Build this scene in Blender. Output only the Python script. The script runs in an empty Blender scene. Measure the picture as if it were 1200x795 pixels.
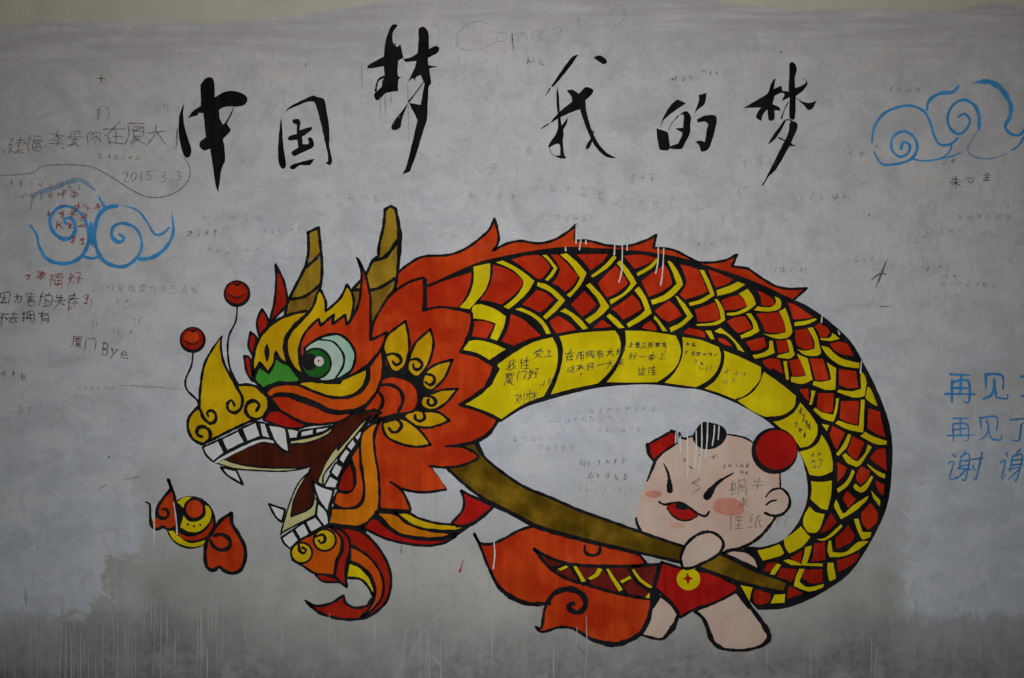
import bpy, math, random
from mathutils import Vector
from mathutils.geometry import delaunay_2d_cdt

# ------------------------------------------------------------------ camera, sky, sun, exposure
S = bpy.context.scene
K = 0.004                      # metres of wall for one unit of the mural drawing grid (1200 x 795)
ZB = 0.35                      # height of the drawing's lower edge above the floor
def WX(u): return (u - 600.0) * K
def WZ(v): return ZB + (795.0 - v) * K

cam_d = bpy.data.cameras.new('camera')
cam = bpy.data.objects.new('camera', cam_d); S.collection.objects.link(cam)
LENS = 42.0
DIST = 1200 * K * LENS / 36.0
cam_d.lens = LENS; cam_d.sensor_width = 36.0
cam_d.clip_end = 400.0
cam.location = (0.0, -DIST, WZ(397.5))
cam.rotation_euler = (math.radians(90), 0, 0)
S.camera = cam

SUN_EL, SUN_W, SUN_E, SKY_E = 14.0, 30.0, 1.5, 0.05
w = bpy.data.worlds.new('World'); S.world = w; w.use_nodes = True
nt = w.node_tree; nt.nodes.clear()
sky = nt.nodes.new('ShaderNodeTexSky'); sky.sky_type = 'NISHITA'; sky.sun_disc = False
sky.sun_elevation = math.radians(SUN_EL); sky.sun_rotation = math.radians(180)
bg = nt.nodes.new('ShaderNodeBackground'); bg.inputs[1].default_value = SKY_E
wo = nt.nodes.new('ShaderNodeOutputWorld')
nt.links.new(sky.outputs[0], bg.inputs[0]); nt.links.new(bg.outputs[0], wo.inputs[0])
sd = bpy.data.lights.new('sun', 'SUN'); sd.energy = SUN_E; sd.angle = math.radians(SUN_W); sd.color = (0.94, 0.972, 1.0)
sun = bpy.data.objects.new('sun', sd); S.collection.objects.link(sun)
sun.location = (0, -12, 8); sun.rotation_euler = (math.radians(90 - SUN_EL), 0, 0)
S.view_settings.view_transform = 'Standard'; S.view_settings.look = 'None'
S.view_settings.gamma = 1.0; S.view_settings.use_curve_mapping = False
S.view_settings.exposure = 0.16

random.seed(11)
C = S.collection

# ------------------------------------------------------------------ node helpers
class NT:
    def __init__(s, name):
        s.m = bpy.data.materials.new(name); s.m.use_nodes = True
        s.t = s.m.node_tree; s.t.nodes.clear()
        s.out = s.t.nodes.new('ShaderNodeOutputMaterial')
        s.b = s.t.nodes.new('ShaderNodeBsdfPrincipled')
        s.t.links.new(s.b.outputs[0], s.out.inputs[0])
        g = s.t.nodes.new('ShaderNodeNewGeometry'); s.pos = g.outputs['Position']
    def put(s, sock, v):
        if hasattr(v, 'is_output'): s.t.links.new(v, sock)
        else: sock.default_value = v
    def math(s, op, a, b=0.0, clamp=False, c=None):
        n = s.t.nodes.new('ShaderNodeMath'); n.operation = op; n.use_clamp = clamp
        s.put(n.inputs[0], a); s.put(n.inputs[1], b)
        if c is not None: s.put(n.inputs[2], c)
        return n.outputs[0]
    def mapping(s, vec, scale=(1, 1, 1), loc=(0, 0, 0), rot=(0, 0, 0)):
        n = s.t.nodes.new('ShaderNodeMapping'); s.t.links.new(vec, n.inputs[0])
        n.inputs['Scale'].default_value = scale; n.inputs['Location'].default_value = loc; n.inputs['Rotation'].default_value = rot
        return n.outputs[0]
    def noise(s, scale=(1, 1, 1), sc=1.0, det=4.0, rough=0.55, loc=(0, 0, 0), dist=0.0, rot=(0, 0, 0)):
        n = s.t.nodes.new('ShaderNodeTexNoise')
        s.t.links.new(s.mapping(s.pos, scale, loc, rot), n.inputs['Vector'])
        n.inputs['Scale'].default_value = sc; n.inputs['Detail'].default_value = det
        n.inputs['Roughness'].default_value = rough; n.inputs['Distortion'].default_value = dist
        return n.outputs[0]
    def ramp(s, v, a, b, c=0.0, d=1.0, smooth=True):
        n = s.t.nodes.new('ShaderNodeMapRange'); n.interpolation_type = 'SMOOTHSTEP' if smooth else 'LINEAR'
        s.put(n.inputs[0], v)
        n.inputs[1].default_value = a; n.inputs[2].default_value = b
        n.inputs[3].default_value = c; n.inputs[4].default_value = d
        return n.outputs[0]
    def mix(s, f, a, b, mode='MIX'):
        n = s.t.nodes.new('ShaderNodeMix'); n.data_type = 'RGBA'; n.blend_type = mode
        s.put(n.inputs[0], f)
        for sock, v in ((n.inputs[6], a), (n.inputs[7], b)):
            if isinstance(v, tuple): v = (*v, 1.0) if len(v) == 3 else v
            s.put(sock, v)
        return n.outputs[2]
    def curve(s, v, pts):
        n = s.t.nodes.new('ShaderNodeFloatCurve'); s.put(n.inputs[1], v)
        cu = n.mapping.curves[0]
        cu.points[0].location = pts[0]; cu.points[1].location = pts[-1]
        for p in pts[1:-1]: cu.points.new(*p)
        n.mapping.update()
        return n.outputs[0]
    def bump(s, h, strength, dist):
        n = s.t.nodes.new('ShaderNodeBump'); s.put(n.inputs['Height'], h)
        n.inputs['Strength'].default_value = strength; n.inputs['Distance'].default_value = dist
        s.t.links.new(n.outputs[0], s.b.inputs['Normal'])

def wall_relief(n):
    a = n.noise(sc=90.0, det=3.0); b = n.noise((1, 1, .35), 14.0, 5.0); c = n.noise((6, 1, 60), 1.0, 3.0)
    return n.math('ADD', n.math('ADD', n.math('MULTIPLY', a, .35), n.math('MULTIPLY', b, .8)), n.math('MULTIPLY', c, .25))

def wall_material():
    n = NT('worn white wall paint over concrete')
    sep = n.t.nodes.new('ShaderNodeSeparateXYZ'); n.t.links.new(n.pos, sep.inputs[0])
    U = n.math('ADD', n.math('DIVIDE', sep.outputs[0], K), 600.0)                       # drawing grid across
    V = n.math('SUBTRACT', 795.0 + ZB / K, n.math('DIVIDE', sep.outputs[2], K))         # drawing grid down
    big = n.noise(sc=1.1, det=5.0); med = n.noise(sc=4.0, det=6.0, loc=(3, 0, 1)); fine = n.noise(sc=26.0, det=5.0)
    hst = n.noise((2.0, 1, 26), 1.0, 5.0, rot=(0, math.radians(4), 0)); vst = n.noise((16, 1, 1.6), 1.0, 6.0, .68, dist=.4); mot = n.noise(sc=8.0, det=8.0, rough=.68, loc=(13, 0, 6)); grain = n.noise(sc=120.0, det=3.0, rough=.7); vst2 = n.noise((95, 1, 1.0), 1.0, 3.0, .55, loc=(7, 0, 0))
    white = n.mix(n.ramp(big, .38, .64), (.56, .607, .69), (.645, .682, .74))
    white = n.mix(n.ramp(med, .45, .75, 0, .35), white, (.56, .60, .65))
    white = n.mix(n.ramp(n.noise(sc=2.3, det=3.0, loc=(9, 0, 4)), .56, .72, 0, .35), white, (.68, .66, .66))
    white = n.mix(n.ramp(vst, .52, .78, 0, .32), white, (.47, .495, .52))
    white = n.mix(n.ramp(mot, .44, .66, 0, .55), white, (.49, .51, .545))
    white = n.mix(n.ramp(mot, .46, .30, 0, .5), white, (.72, .735, .735))
    white = n.mix(n.ramp(n.noise(sc=1.7, det=4.0, loc=(31, 0, 14)), .52, .70, 0, .4), white, (.53, .60, .68))
    white = n.mix(n.ramp(n.noise((1.2, 1, 3.5), 3.0, 6.0, .65, loc=(21, 0, 8)), .58, .74, 0, .30), white, (.45, .475, .51))
    wash = n.noise((1.0, 1, 1.3), 5.0, 10.0, .76, loc=(17, 0, 11), dist=.6)
    white = n.mix(n.ramp(wash, .50, .57, 0, .60), white, (.70, .715, .76))
    white = n.mix(n.ramp(wash, .47, .36, 0, .62), white, (.46, .485, .54))
    scrub = n.math('MULTIPLY', n.ramp(n.noise((40, 1, 9), 1.0, 4.0, .7, rot=(0, .5, 0)), .50, .66), n.ramp(big, .48, .60))
    white = n.mix(n.math('MULTIPLY', scrub, .45), white, (.46, .475, .51))
    white = n.mix(n.ramp(n.noise(sc=2.9, det=5.0, loc=(51, 0, 19)), .60, .72, 0, .35), white, (.66, .60, .63))
    # edge where the brushed white coat ends below the cream strip along the top
    un = n.math('DIVIDE', U, 1200.0, clamp=True)
    edge = n.curve(un, [(0, .70), (.08, .65), (.21, .66), (.26, .63), (.33, .54), (.40, .38), (.50, .30), (.62, .32), (.72, .50), (.80, .54), (.88, .545), (.93, .56), (.97, .48), (1, .52)])
    edge = n.math('ADD', n.math('MULTIPLY', n.math('SUBTRACT', edge, .45), 130.0), n.math('MULTIPLY', n.math('SUBTRACT', med, .5), 16.0))
    below = n.math('SUBTRACT', V, edge)
    lil = n.math('MULTIPLY', n.ramp(below, 95, 5), n.ramp(hst, .38, .60, .2, 1.0))
    col = n.mix(n.math('MULTIPLY', lil, .78), white, (.47, .45, .53))
    cream = n.mix(n.ramp(med, .35, .7), (.58, .60, .52), (.66, .675, .60))
    col = n.mix(n.ramp(below, 4, -5), col, cream)
    # older greyed coat across the lower middle, between two cooler repainted patches
    wob = n.math('ADD', n.math('MULTIPLY', n.math('SUBTRACT', med, .5), 16.0), n.math('MULTIPLY', n.math('SUBTRACT', fine, .5), 7.0))
    wob = n.math('ADD', wob, n.math('MULTIPLY', n.math('SUBTRACT', wash, .5), 90.0))
    ud = n.math('ADD', U, wob); vd = n.math('ADD', V, n.math('ADD', wob, n.math('MULTIPLY', n.math('SUBTRACT', vst2, .5), 9.0)))
    def inside(u0, u1, v0, su=3.0, sv=3.0):
        return n.math('MULTIPLY', n.math('MULTIPLY', n.ramp(ud, u0 - su, u0 + su), n.ramp(ud, u1 + su, u1 - su)), n.ramp(vd, v0 - sv, v0 + sv))
    grey = n.mix(n.ramp(med, .35, .68), (.40, .395, .37), (.52, .515, .49))
    grey = n.mix(n.ramp(fine, .45, .7, 0, .4), grey, (.36, .355, .335))
    mid = n.math('MULTIPLY', n.ramp(ud, 160, 176), n.ramp(ud, 1062, 1038))
    soft = n.ramp(n.math('ADD', vd, n.math('MULTIPLY', n.math('SUBTRACT', big, .5), 120.0)), 490, 690, 0, .95)
    old = n.math('MULTIPLY', mid, soft)
    old = n.math('MAXIMUM', old, n.math('MULTIPLY', inside(166, 215, 540, 4, 30), .55))
    for bx in ((131, 172, 653), (104, 134, 704), (66, 106, 718)): old = n.math('MAXIMUM', old, n.math('MULTIPLY', inside(*bx), .85))
    old = n.math('MAXIMUM', old, n.math('MULTIPLY', inside(1046, 1064, 560, 4, 60), .5))
    old = n.math('MAXIMUM', old, n.math('MULTIPLY', inside(1110, 1230, 430, 12, 8), n.math('MULTIPLY', n.ramp(vd, 500, 440), .35)))
    col = n.mix(old, col, grey)
    # bare dirty concrete along the foot of the wall
    conc = n.mix(n.ramp(fine, .3, .7), (.14, .138, .13), (.25, .246, .234))
    conc = n.mix(n.ramp(mot, .42, .66, 0, .85), conc, (.37, .366, .35))
    conc = n.mix(n.ramp(vst, .50, .74, 0, .35), conc, (.11, .108, .10))
    side = n.math('SUBTRACT', 1.0, mid)
    rag = n.math('ADD', n.math('MULTIPLY', n.math('SUBTRACT', mot, .5), 62.0), n.math('MULTIPLY', n.math('SUBTRACT', wash, .5), 60.0))
    vr = n.math('ADD', V, rag)
    foot_s = n.math('MULTIPLY', side, n.math('ADD', n.ramp(vr, 712, 732, 0, .55), n.math('MULTIPLY', n.ramp(vr, 728, 800, 0, .40), n.ramp(U, 700, 100, .8, 1.12))))
    foot_m = n.math('MULTIPLY', mid, n.ramp(n.math('ADD', vr, n.math('ADD', n.math('MULTIPLY', n.math('SUBTRACT', big, .5), 110.0), n.math('ADD', n.ramp(U, 330, 170, 0, 34.0), n.ramp(U, 960, 1050, 0, 16.0)))), 676, 806, 0, .90))
    col = n.mix(n.math('ADD', foot_s, foot_m, clamp=True), col, conc)
    # pale runs of paint down the grey foot, dark dirt runs
    runs = n.math('MULTIPLY', n.ramp(vst2, .57, .66), n.math('MULTIPLY', n.ramp(V, 640, 735), n.ramp(n.noise((5, 1, 1.2), 1.0, 3.0, loc=(1, 0, 5)), .40, .62)))
    runs = n.math('MULTIPLY', runs, n.ramp(U, 420, 60, .35, 1.0))
    col = n.mix(n.math('MULTIPLY', runs, .60), col, (.47, .475, .465))
    dirt = n.math('MULTIPLY', n.ramp(vst, .52, .78), n.ramp(V, 420, 760))
    col = n.mix(n.math('MULTIPLY', dirt, .26), col, (.20, .197, .185))
    smear = n.math('MULTIPLY', n.ramp(n.noise((1.0, 1, 2.4), 6.0, 5.0, .7, loc=(41, 0, 3)), .62, .72), n.ramp(mot, .40, .60))
    col = n.mix(n.math('MULTIPLY', smear, .40), col, (.33, .33, .325))
    specks = n.ramp(n.noise(sc=60.0, det=2.0, loc=(5, 0, 5)), .69, .76)
    col = n.mix(n.math('MULTIPLY', specks, .45), col, (.22, .225, .235))
    col = n.mix(n.ramp(grain, .35, .65, 0, .24), col, (.30, .31, .32))
    n.put(n.b.inputs['Base Color'], col)
    n.put(n.b.inputs['Roughness'], n.ramp(med, .3, .7, .62, .85))
    n.b.inputs['Specular IOR Level'].default_value = .12
    n.bump(wall_relief(n), .35, .006)
    return n.m

def paint(name, rgb, var=.22, wear=.0, rough=.8, spec=.04, thin=None, streak=.45, alt=None):
    """brushed wall paint: the pigment, brush streaks, and worn spots where the wall shows through"""
    n = NT(name)
    st = n.noise((22, 1, 2.0), 1.0, 5.0, .6); cl = n.noise(sc=7.0, det=4.0, loc=(2, 0, 2))
    dark = tuple(c * (1 - var) for c in rgb); lite = tuple(min(1, c * (1 + var * .8) + .004) for c in rgb)
    f = n.math('ADD', n.math('MULTIPLY', st, streak), n.math('MULTIPLY', cl, 1 - streak))
    col = n.mix(n.ramp(f, .36, .64), dark, lite)
    if alt:
        col = n.mix(n.ramp(n.noise(sc=4.2, det=4.0, rough=.6, loc=(6, 0, 3)), .42, .62, 0, .85), col, alt)
    if wear > 0:
        wn = n.noise((1.4, 1, .8), 55.0, 4.0, .7); rub = n.noise(sc=5.0, det=5.0, rough=.7, loc=(8, 0, 8))
        col = n.mix(n.ramp(rub, .58, .80, 0, min(.30, wear * 3)), col, (.42, .40, .38))
        col = n.mix(n.ramp(wn, .60, .74, 0, wear), col, (.60, .61, .61))
    n.put(n.b.inputs['Base Color'], col)
    n.b.inputs['Roughness'].default_value = rough
    n.b.inputs['Specular IOR Level'].default_value = spec
    n.bump(wall_relief(n), .30, .005)
    if thin is not None:        # dry or faded marker: gaps in the line
        a = n.ramp(n.noise((1.2, 1, 1), 70.0, 3.0, .6), .36, .62, thin * .45, thin)
        n.put(n.b.inputs['Alpha'], a)
    return n.m

def plain(name, a, b, sc, rough=.85):
    n = NT(name); v = n.noise(sc=sc, det=6.0)
    n.put(n.b.inputs['Base Color'], n.mix(n.ramp(v, .35, .68), a, b)); n.b.inputs['Roughness'].default_value = rough
    n.bump(n.noise(sc=sc * 12, det=4.0), .3, .01)
    return n.m

M = dict(
    wall=wall_material(),
    concrete=plain('tunnel concrete', (.20, .205, .205), (.30, .305, .305), 1.5),
    floor=plain('tunnel floor concrete', (.13, .132, .132), (.20, .203, .203), 1.2),
    black=paint('black paint', (.010, .010, .012), .4, .02),
    ink=paint('black brush lettering', (.008, .008, .009), .4, .02),
    red=paint('scale red paint', (.54, .034, .006), .2, .03, alt=(.40, .017, .004)),
    mane=paint('mane vermilion paint', (.56, .052, .006), .2, .03, streak=.6, alt=(.42, .022, .004)),
    deep=paint('deep red paint', (.36, .014, .004), .25, .03),
    crimson=paint('crimson paint', (.43, .010, .006), .22, .03, alt=(.32, .008, .006)),
    maroon=paint('maroon paint', (.15, .012, .008), .3, .02),
    gullet=paint('dark maroon mouth paint', (.060, .010, .004), .3),
    orange=paint('orange paint', (.62, .185, .003), .22, .02),
    coral=paint('reddish orange paint', (.58, .072, .004), .2, .02, alt=(.60, .11, .004)),
    yellow=paint('yellow paint', (.71, .59, .003), .14, .03, alt=(.60, .47, .003)),
    gold=paint('gold yellow paint', (.66, .44, .003), .18, .03, alt=(.54, .32, .003)),
    amber=paint('amber petal paint', (.62, .37, .003), .18, .03, alt=(.52, .27, .003)),
    cream=paint('pale cream paint', (.58, .56, .27), .15),
    horn=paint('ochre horn paint', (.33, .215, .015), .25, .02),
    horn2=paint('brown horn paint', (.22, .125, .012), .3, .02),
    pole=paint('brown pole paint', (.17, .098, .004), .55, .02, streak=.1, alt=(.10, .055, .004)),
    green=paint('green paint', (.055, .30, .035), .2),
    iris=paint('dark green paint', (.013, .115, .015), .25),
    mint=paint('pale mint paint', (.35, .58, .46), .1),
    mint2=paint('paler mint paint', (.43, .60, .52), .1),
    white=paint('white tooth paint', (.66, .68, .69), .06),
    pinkwhite=paint('pinkish white paint', (.66, .60, .60), .06),
    drip=paint('white paint drip', (.68, .70, .71), .05),
    runpale=paint('thin pale run', (.46, .465, .46), .12, .0),
    skin=paint('skin tone paint', (.65, .50, .415), .07, .03, streak=.3, alt=(.62, .43, .35)),
    blush=paint('blush pink paint', (.60, .255, .19), .1, .05),
    blush2=paint('faint blush paint', (.58, .36, .29), .08, .05),
    blue=paint('blue paint', (.06, .33, .74), .2, .05),
    blue2=paint('faded blue paint', (.26, .46, .68), .12, .2, thin=.75),
    bluepen=paint('blue marker', (.055, .28, .64), .25, .08),
    pen=paint('black marker', (.06, .06, .065), .3, .0, thin=.85),
    penb=paint('brown marker', (.22, .17, .15), .2, .0, thin=.64),
    penr=paint('red marker', (.40, .13, .13), .2, .0, thin=.8),
    penm=paint('maroon marker', (.21, .07, .085), .2, .0, thin=.9),
    peng=paint('grey pencil', (.27, .275, .29), .2, .0, thin=.40),
    penf=paint('faded pencil', (.44, .46, .49), .15, .0, thin=.19),
    penv=paint('faded blue pencil', (.40, .46, .58), .15, .0, thin=.19),
    smudge=paint('grey smudge', (.36, .365, .37), .2, .0, thin=.32),
    rust=paint('tan stain', (.42, .38, .30), .2, .0, thin=.36),
    moss=paint('dark scuff', (.17, .165, .12), .3, .0, thin=.85),
)

# ------------------------------------------------------------------ path language
S200 = 200 / 1195.0; S300 = 300 / 1192.0
FR = {'px': (0, 0, 1)}
for k, (x, y) in dict(A1=(200, 220), A2=(200, 350), A3=(200, 480), A4=(380, 220), A5=(380, 350), A6=(380, 480), A7=(300, 600), A8=(150, 540),
                      B1=(530, 250), B2=(700, 250), B3=(860, 290), B4=(860, 420), B5=(860, 550), B6=(730, 480), B7=(730, 610), B8=(550, 600),
                      C1=(530, 360), C2=(700, 340), C3=(500, 460), C4=(600, 660), C5=(730, 662)).items(): FR[k] = (x, y, S200)
for k, (x, y) in dict(D1=(0, 0), D4=(900, 0), F=(0, 200), F6=(900, 200), F7=(900, 400), F8=(0, 400), G1=(0, 595), E=(300, 595), G3=(900, 595)).items(): FR[k] = (x, y, S300)
FR.update(K1=(200, 80, 100 / 530), K2=(310, 100, 100 / 795), K3=(420, 20, 120 / 477), K4=(620, 50, 120 / 636), K5=(760, 95, 100 / 795),
          K6=(865, 60, 110 / 530), K7=(210, 420, 120 / 795), K8=(780, 530, 140 / 1012))

def P(s, frame='px'):
    """'A5:10,20! 30,40 ...' -> [(u, v, is_corner)] in the mural's drawing grid; '!' marks a sharp corner"""
    out = []; f = FR[frame]
    for tok in s.split():
        if ':' in tok:
            h, tok = tok.split(':'); f = FR[h]
            if not tok: continue
        c = tok.endswith('!'); x, y = tok.rstrip('!').split(',')
        out.append((f[0] + float(x) * f[2], f[1] + float(y) * f[2], c))
    return out

def cr(p0, p1, p2, p3, n):
    r = []
    for i in range(n):
        t = i / n; t2 = t * t; t3 = t2 * t
        r.append(tuple(.5 * ((2 * p1[k]) + (-p0[k] + p2[k]) * t + (2 * p0[k] - 5 * p1[k] + 4 * p2[k] - p3[k]) * t2 + (-p0[k] + 3 * p1[k] - 3 * p2[k] + p3[k]) * t3) for k in (0, 1)))
    return r
def chain(pts):
    """smooth open chain through points, sampled"""
    out = []
    for i in range(len(pts) - 1):
        p1, p2 = pts[i], pts[i + 1]
        d = math.dist(p1[:2], p2[:2]); n = max(1, min(8, int(d / 2.2)))
        p0 = pts[i - 1] if i > 0 else p1; p3 = pts[i + 2] if i + 2 < len(pts) else p2
        out += cr(p0, p1, p2, p3, n)
    return out + [pts[-1][:2]]
def smooth_closed(pts):
    n = len(pts); cs = [i for i, p in enumerate(pts) if p[2]]
    if not cs:
        ext = [pts[-1]] + pts + [pts[0], pts[1]]; out = []
        for i in range(1, n + 1):
            m = max(1, min(8, int(math.dist(ext[i][:2], ext[i + 1][:2]) / 2.2)))
            out += cr(ext[i - 1], ext[i], ext[i + 1], ext[i + 2], m)
        return out
    out = []
    for a, c in enumerate(cs):
        e = cs[(a + 1) % len(cs)]
        seq = [pts[c]]; j = c
        while True:
            j = (j + 1) % n; seq.append(pts[j])
            if j == e: break
        out += chain(seq)[:-1]
    return out
def smooth_open(pts):
    out = []; cur = [pts[0]]
    for p in pts[1:]:
        cur.append(p)
        if p[2]: out += chain(cur)[:-1]; cur = [p]
    if len(cur) > 1: out += chain(cur)
    else: out.append(cur[0][:2])
    return out

LAYER = [0.0004]
STEP = 0.000007
def next_layer():
    LAYER[0] += STEP; return LAYER[0]

class Thing:
    pass
def thing(name, label, cat, u, v, group=None):
    o = bpy.data.objects.new(name, None); C.objects.link(o)
    o.empty_display_size = .1
    o.location = (WX(u), 0, WZ(v)); o['label'] = label; o['category'] = cat
    if group: o['group'] = group
    return o
def root_off(o):
    p = Vector((0, 0, 0))
    while o is not None: p += o.location; o = o.parent
    return p
def build(name, verts, faces, mat, parent=None, at=None):
    """verts are world coordinates; the object's origin is put at the middle of the piece"""
    me = bpy.data.meshes.new(name)
    xs = [v[0] for v in verts]; zs = [v[2] for v in verts]; ys = [v[1] for v in verts]
    c = Vector(((min(xs) + max(xs)) / 2, (min(ys) + max(ys)) / 2, (min(zs) + max(zs)) / 2)) if at is None else Vector(at)
    me.from_pydata([Vector(v) - c for v in verts], [], faces); me.update()
    me.materials.append(M[mat] if isinstance(mat, str) else mat)
    o = bpy.data.objects.new(name, me); C.objects.link(o)
    if parent is not None:
        o.parent = parent; o.location = c - root_off(parent)
    else: o.location = c
    return o
def tri_fill(poly, y):
    v2 = [Vector((WX(u), WZ(v))) for u, v in poly]
    n = len(v2)
    if sum(v2[i].x * v2[(i + 1) % n].y - v2[(i + 1) % n].x * v2[i].y for i in range(n)) < 0: v2.reverse()
    ov, oe, of = delaunay_2d_cdt(v2, [], [list(range(n))], 1, 1e-6)[:3]
    verts = [(q.x, -y, q.y) for q in ov]; faces = []
    for a, b, c in of:
        A, B, D = ov[a], ov[b], ov[c]
        cr_ = (B.x - A.x) * (D.y - A.y) - (B.y - A.y) * (D.x - A.x)
        if abs(cr_) < 1e-12: continue
        faces.append((a, b, c) if cr_ > 0 else (a, c, b))
    return verts, faces
def jit(poly, a):
    if a <= 0: return poly
    ph = random.uniform(0, 50)
    return [(u + a * math.sin(i * 1.3 + ph) * random.random(), v + a * math.cos(i * 1.7 + ph) * random.random()) for i, (u, v) in enumerate(poly)]
def fill(name, path, mat, parent=None, frame='px', j=.18):
    poly = jit(smooth_closed(P(path, frame)), j)
    vs, fs = tri_fill(poly, next_layer())
    return build(name, vs, fs, mat, parent)
def circ(name, frame, x, y, rx, ry, mat, parent=None, j=.2, n=28):
    f = FR[frame]
    poly = [(f[0] + (x + rx * math.cos(a)) * f[2], f[1] + (y + ry * math.sin(a)) * f[2]) for a in [i * 2 * math.pi / n for i in range(n)]]
    vs, fs = tri_fill(jit(poly, j), next_layer())
    return build(name, vs, fs, mat, parent)
def strip(line, ws, y, verts, faces, caps=True):
    """brush stroke along a line, ws = width at evenly spread stations, round ends"""
    n = len(line)
    L = [0.0]
    for i in range(1, n): L.append(L[-1] + math.dist(line[i - 1], line[i]))
    T = L[-1] or 1.0
    def width(t):
        k = t * (len(ws) - 1); i = min(int(k), len(ws) - 2); return ws[i] + (ws[i + 1] - ws[i]) * (k - i)
    if len(ws) == 1: ws = [ws[0], ws[0]]
    b = len(verts); left = []; right = []
    wob = random.uniform(0, 9)
    for i in range(n):
        a = line[max(0, i - 1)]; c = line[min(n - 1, i + 1)]
        dx, dy = c[0] - a[0], c[1] - a[1]; d = math.hypot(dx, dy) or 1.0
        h = .5 * width(L[i] / T) * (1 + .13 * math.sin(L[i] * .37 + wob) + .09 * math.sin(L[i] * 1.1 + wob * 2) + random.uniform(-.07, .07))
        nx, ny = -dy / d * h, dx / d * h
        left.append((line[i][0] + nx, line[i][1] + ny)); right.append((line[i][0] - nx, line[i][1] - ny))
    for l, r in zip(left, right):
        verts.append((WX(l[0]), -y, WZ(l[1]))); verts.append((WX(r[0]), -y, WZ(r[1])))
    for i in range(n - 1):
        q = b + 2 * i; faces.append((q, q + 2, q + 3, q + 1))
    if caps:
        for end in (0, n - 1):
            h = .5 * width(0 if end == 0 else 1)
            if h < .45: continue
            o = line[end]; nb = line[1] if end == 0 else line[n - 2]
            ang = math.atan2(o[1] - nb[1], o[0] - nb[0]); b2 = len(verts)
            for k in range(7):
                t = ang - math.pi / 2 + k * math.pi / 6
                verts.append((WX(o[0] + h * math.cos(t)), -y, WZ(o[1] + h * math.sin(t))))
            faces.append(tuple(range(b2 + 6, b2 - 1, -1)))
def stroke(name, path, ws, mat='black', parent=None, frame='px'):
    if not isinstance(ws, (list, tuple)): ws = [ws, ws]
    if mat == 'black': ws = [x * 1.16 for x in ws]
    line = smooth_open(P(path, frame)); vs = []; fs = []
    strip(line, list(ws), next_layer(), vs, fs)
    return build(name, vs, fs, mat, parent)
def shape(name, path, mat, parent=None, lw=2.6, frame='px', line='black', j=.12):
    """a painted patch with its black brush outline as a piece of it"""
    poly = smooth_closed(P(path, frame))
    vs, fs = tri_fill(jit(poly, j), next_layer())
    o = build(name, vs, fs, mat, parent)
    if lw:
        vs = []; fs = []
        lw = lw * 1.22
        strip(poly + [poly[0]], [lw, lw], next_layer(), vs, fs, caps=True)
        build('outline', vs, fs, line, o if (parent is None or parent.parent is None) else parent)
    return o

# ------------------------------------------------------------------ the setting
def box(name, x0, x1, y0, y1, z0, z1, mat, parent=None):
    v = [(x, y, z) for x in (x0, x1) for y in (y0, y1) for z in (z0, z1)]
    f = [(0, 1, 3, 2), (4, 6, 7, 5), (0, 4, 5, 1), (2, 3, 7, 6), (0, 2, 6, 4), (1, 5, 7, 3)]
    return build(name, v, f, mat, parent)
HALF = 9.0; TOP = 6.9; OPP = -7.2; OPEN_W = 2.15; OPEN_T = 6.15; SILL = 1.35  # the opposite opening is sized for the light falloff on the mural
wall = box('painted_wall', -HALF, HALF, 0.0, .35, 0.0, TOP, 'wall')
wall['label'] = 'tunnel wall of scuffed white paint with bare grey concrete along its foot'; wall['category'] = 'wall'
fl = box('floor', -HALF, HALF, OPP - 8, .35, -.2, -.002, 'floor'); fl['kind'] = 'structure'
ce = box('ceiling', -HALF, HALF, OPP - .4, .35, TOP + .002, TOP + .3, 'concrete'); ce['kind'] = 'structure'
ow = bpy.data.objects.new('light_opening_wall', None); C.objects.link(ow); ow.location = (0, OPP, 0)  # unseen wall behind the camera, its opening added to dim the mural's edges
ow['label'] = 'unseen concrete wall opposite the mural with an opening added to shape the light'; ow['category'] = 'wall'
box('light_opening_side', -HALF, -OPEN_W, OPP - .4, OPP, 0, TOP, 'concrete', ow)
box('light_opening_side', OPEN_W, HALF, OPP - .4, OPP, 0, TOP, 'concrete', ow)
box('light_opening_head', -OPEN_W, OPEN_W, OPP - .4, OPP, OPEN_T, TOP, 'concrete', ow)
box('light_opening_sill', -OPEN_W, OPEN_W, OPP - .4, OPP, 0, SILL, 'concrete', ow)  # added low barrier, cuts light so the mural's lower edge darkens
for sx, nm in ((-1, 'west'), (1, 'east')):
    e = box('end_wall', sx * (HALF + .3) if sx < 0 else HALF + .002, -HALF - .002 if sx < 0 else HALF + .3, OPP - .4, .35, 0, TOP, 'concrete')
    e['kind'] = 'structure'

# ------------------------------------------------------------------ big brush lettering
def character(label, pieces, strokes, u, v):
    t = thing('calligraphy_character', label, 'character', u, v, 'black brush characters of the slogan')
    for fr, p in pieces: fill('brush_stroke', p, 'ink', t, fr, j=.25)
    for fr, p, ws in strokes: stroke('brush_stroke', p, ws, 'ink', t, fr)
    return t
character('black brush character with one long pointed vertical stroke through a broken box', [
    ('K1', '185,105! 215,65 250,58 270,85 275,182! 330,150 390,142 450,160 478,190 465,222 430,238 340,240 300,262! 305,310 322,350! 340,340 362,365 372,390 345,420 325,440! 335,500 338,580 318,620 295,775! 278,720 262,610 245,500! 210,512 180,490 185,455 218,430! 210,350 203,280! 165,280 108,312! 135,270 188,235!'),
    ('K1', '88,210! 78,270 84,350 102,420 125,490 128,530 105,558 80,540 60,470 50,400 55,290')],
    [('K1', '395,235 375,285 340,350', [.8, 2.6]), ('K1', '160,280 112,306', [5, 1.6])], 250, 224)
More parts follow.
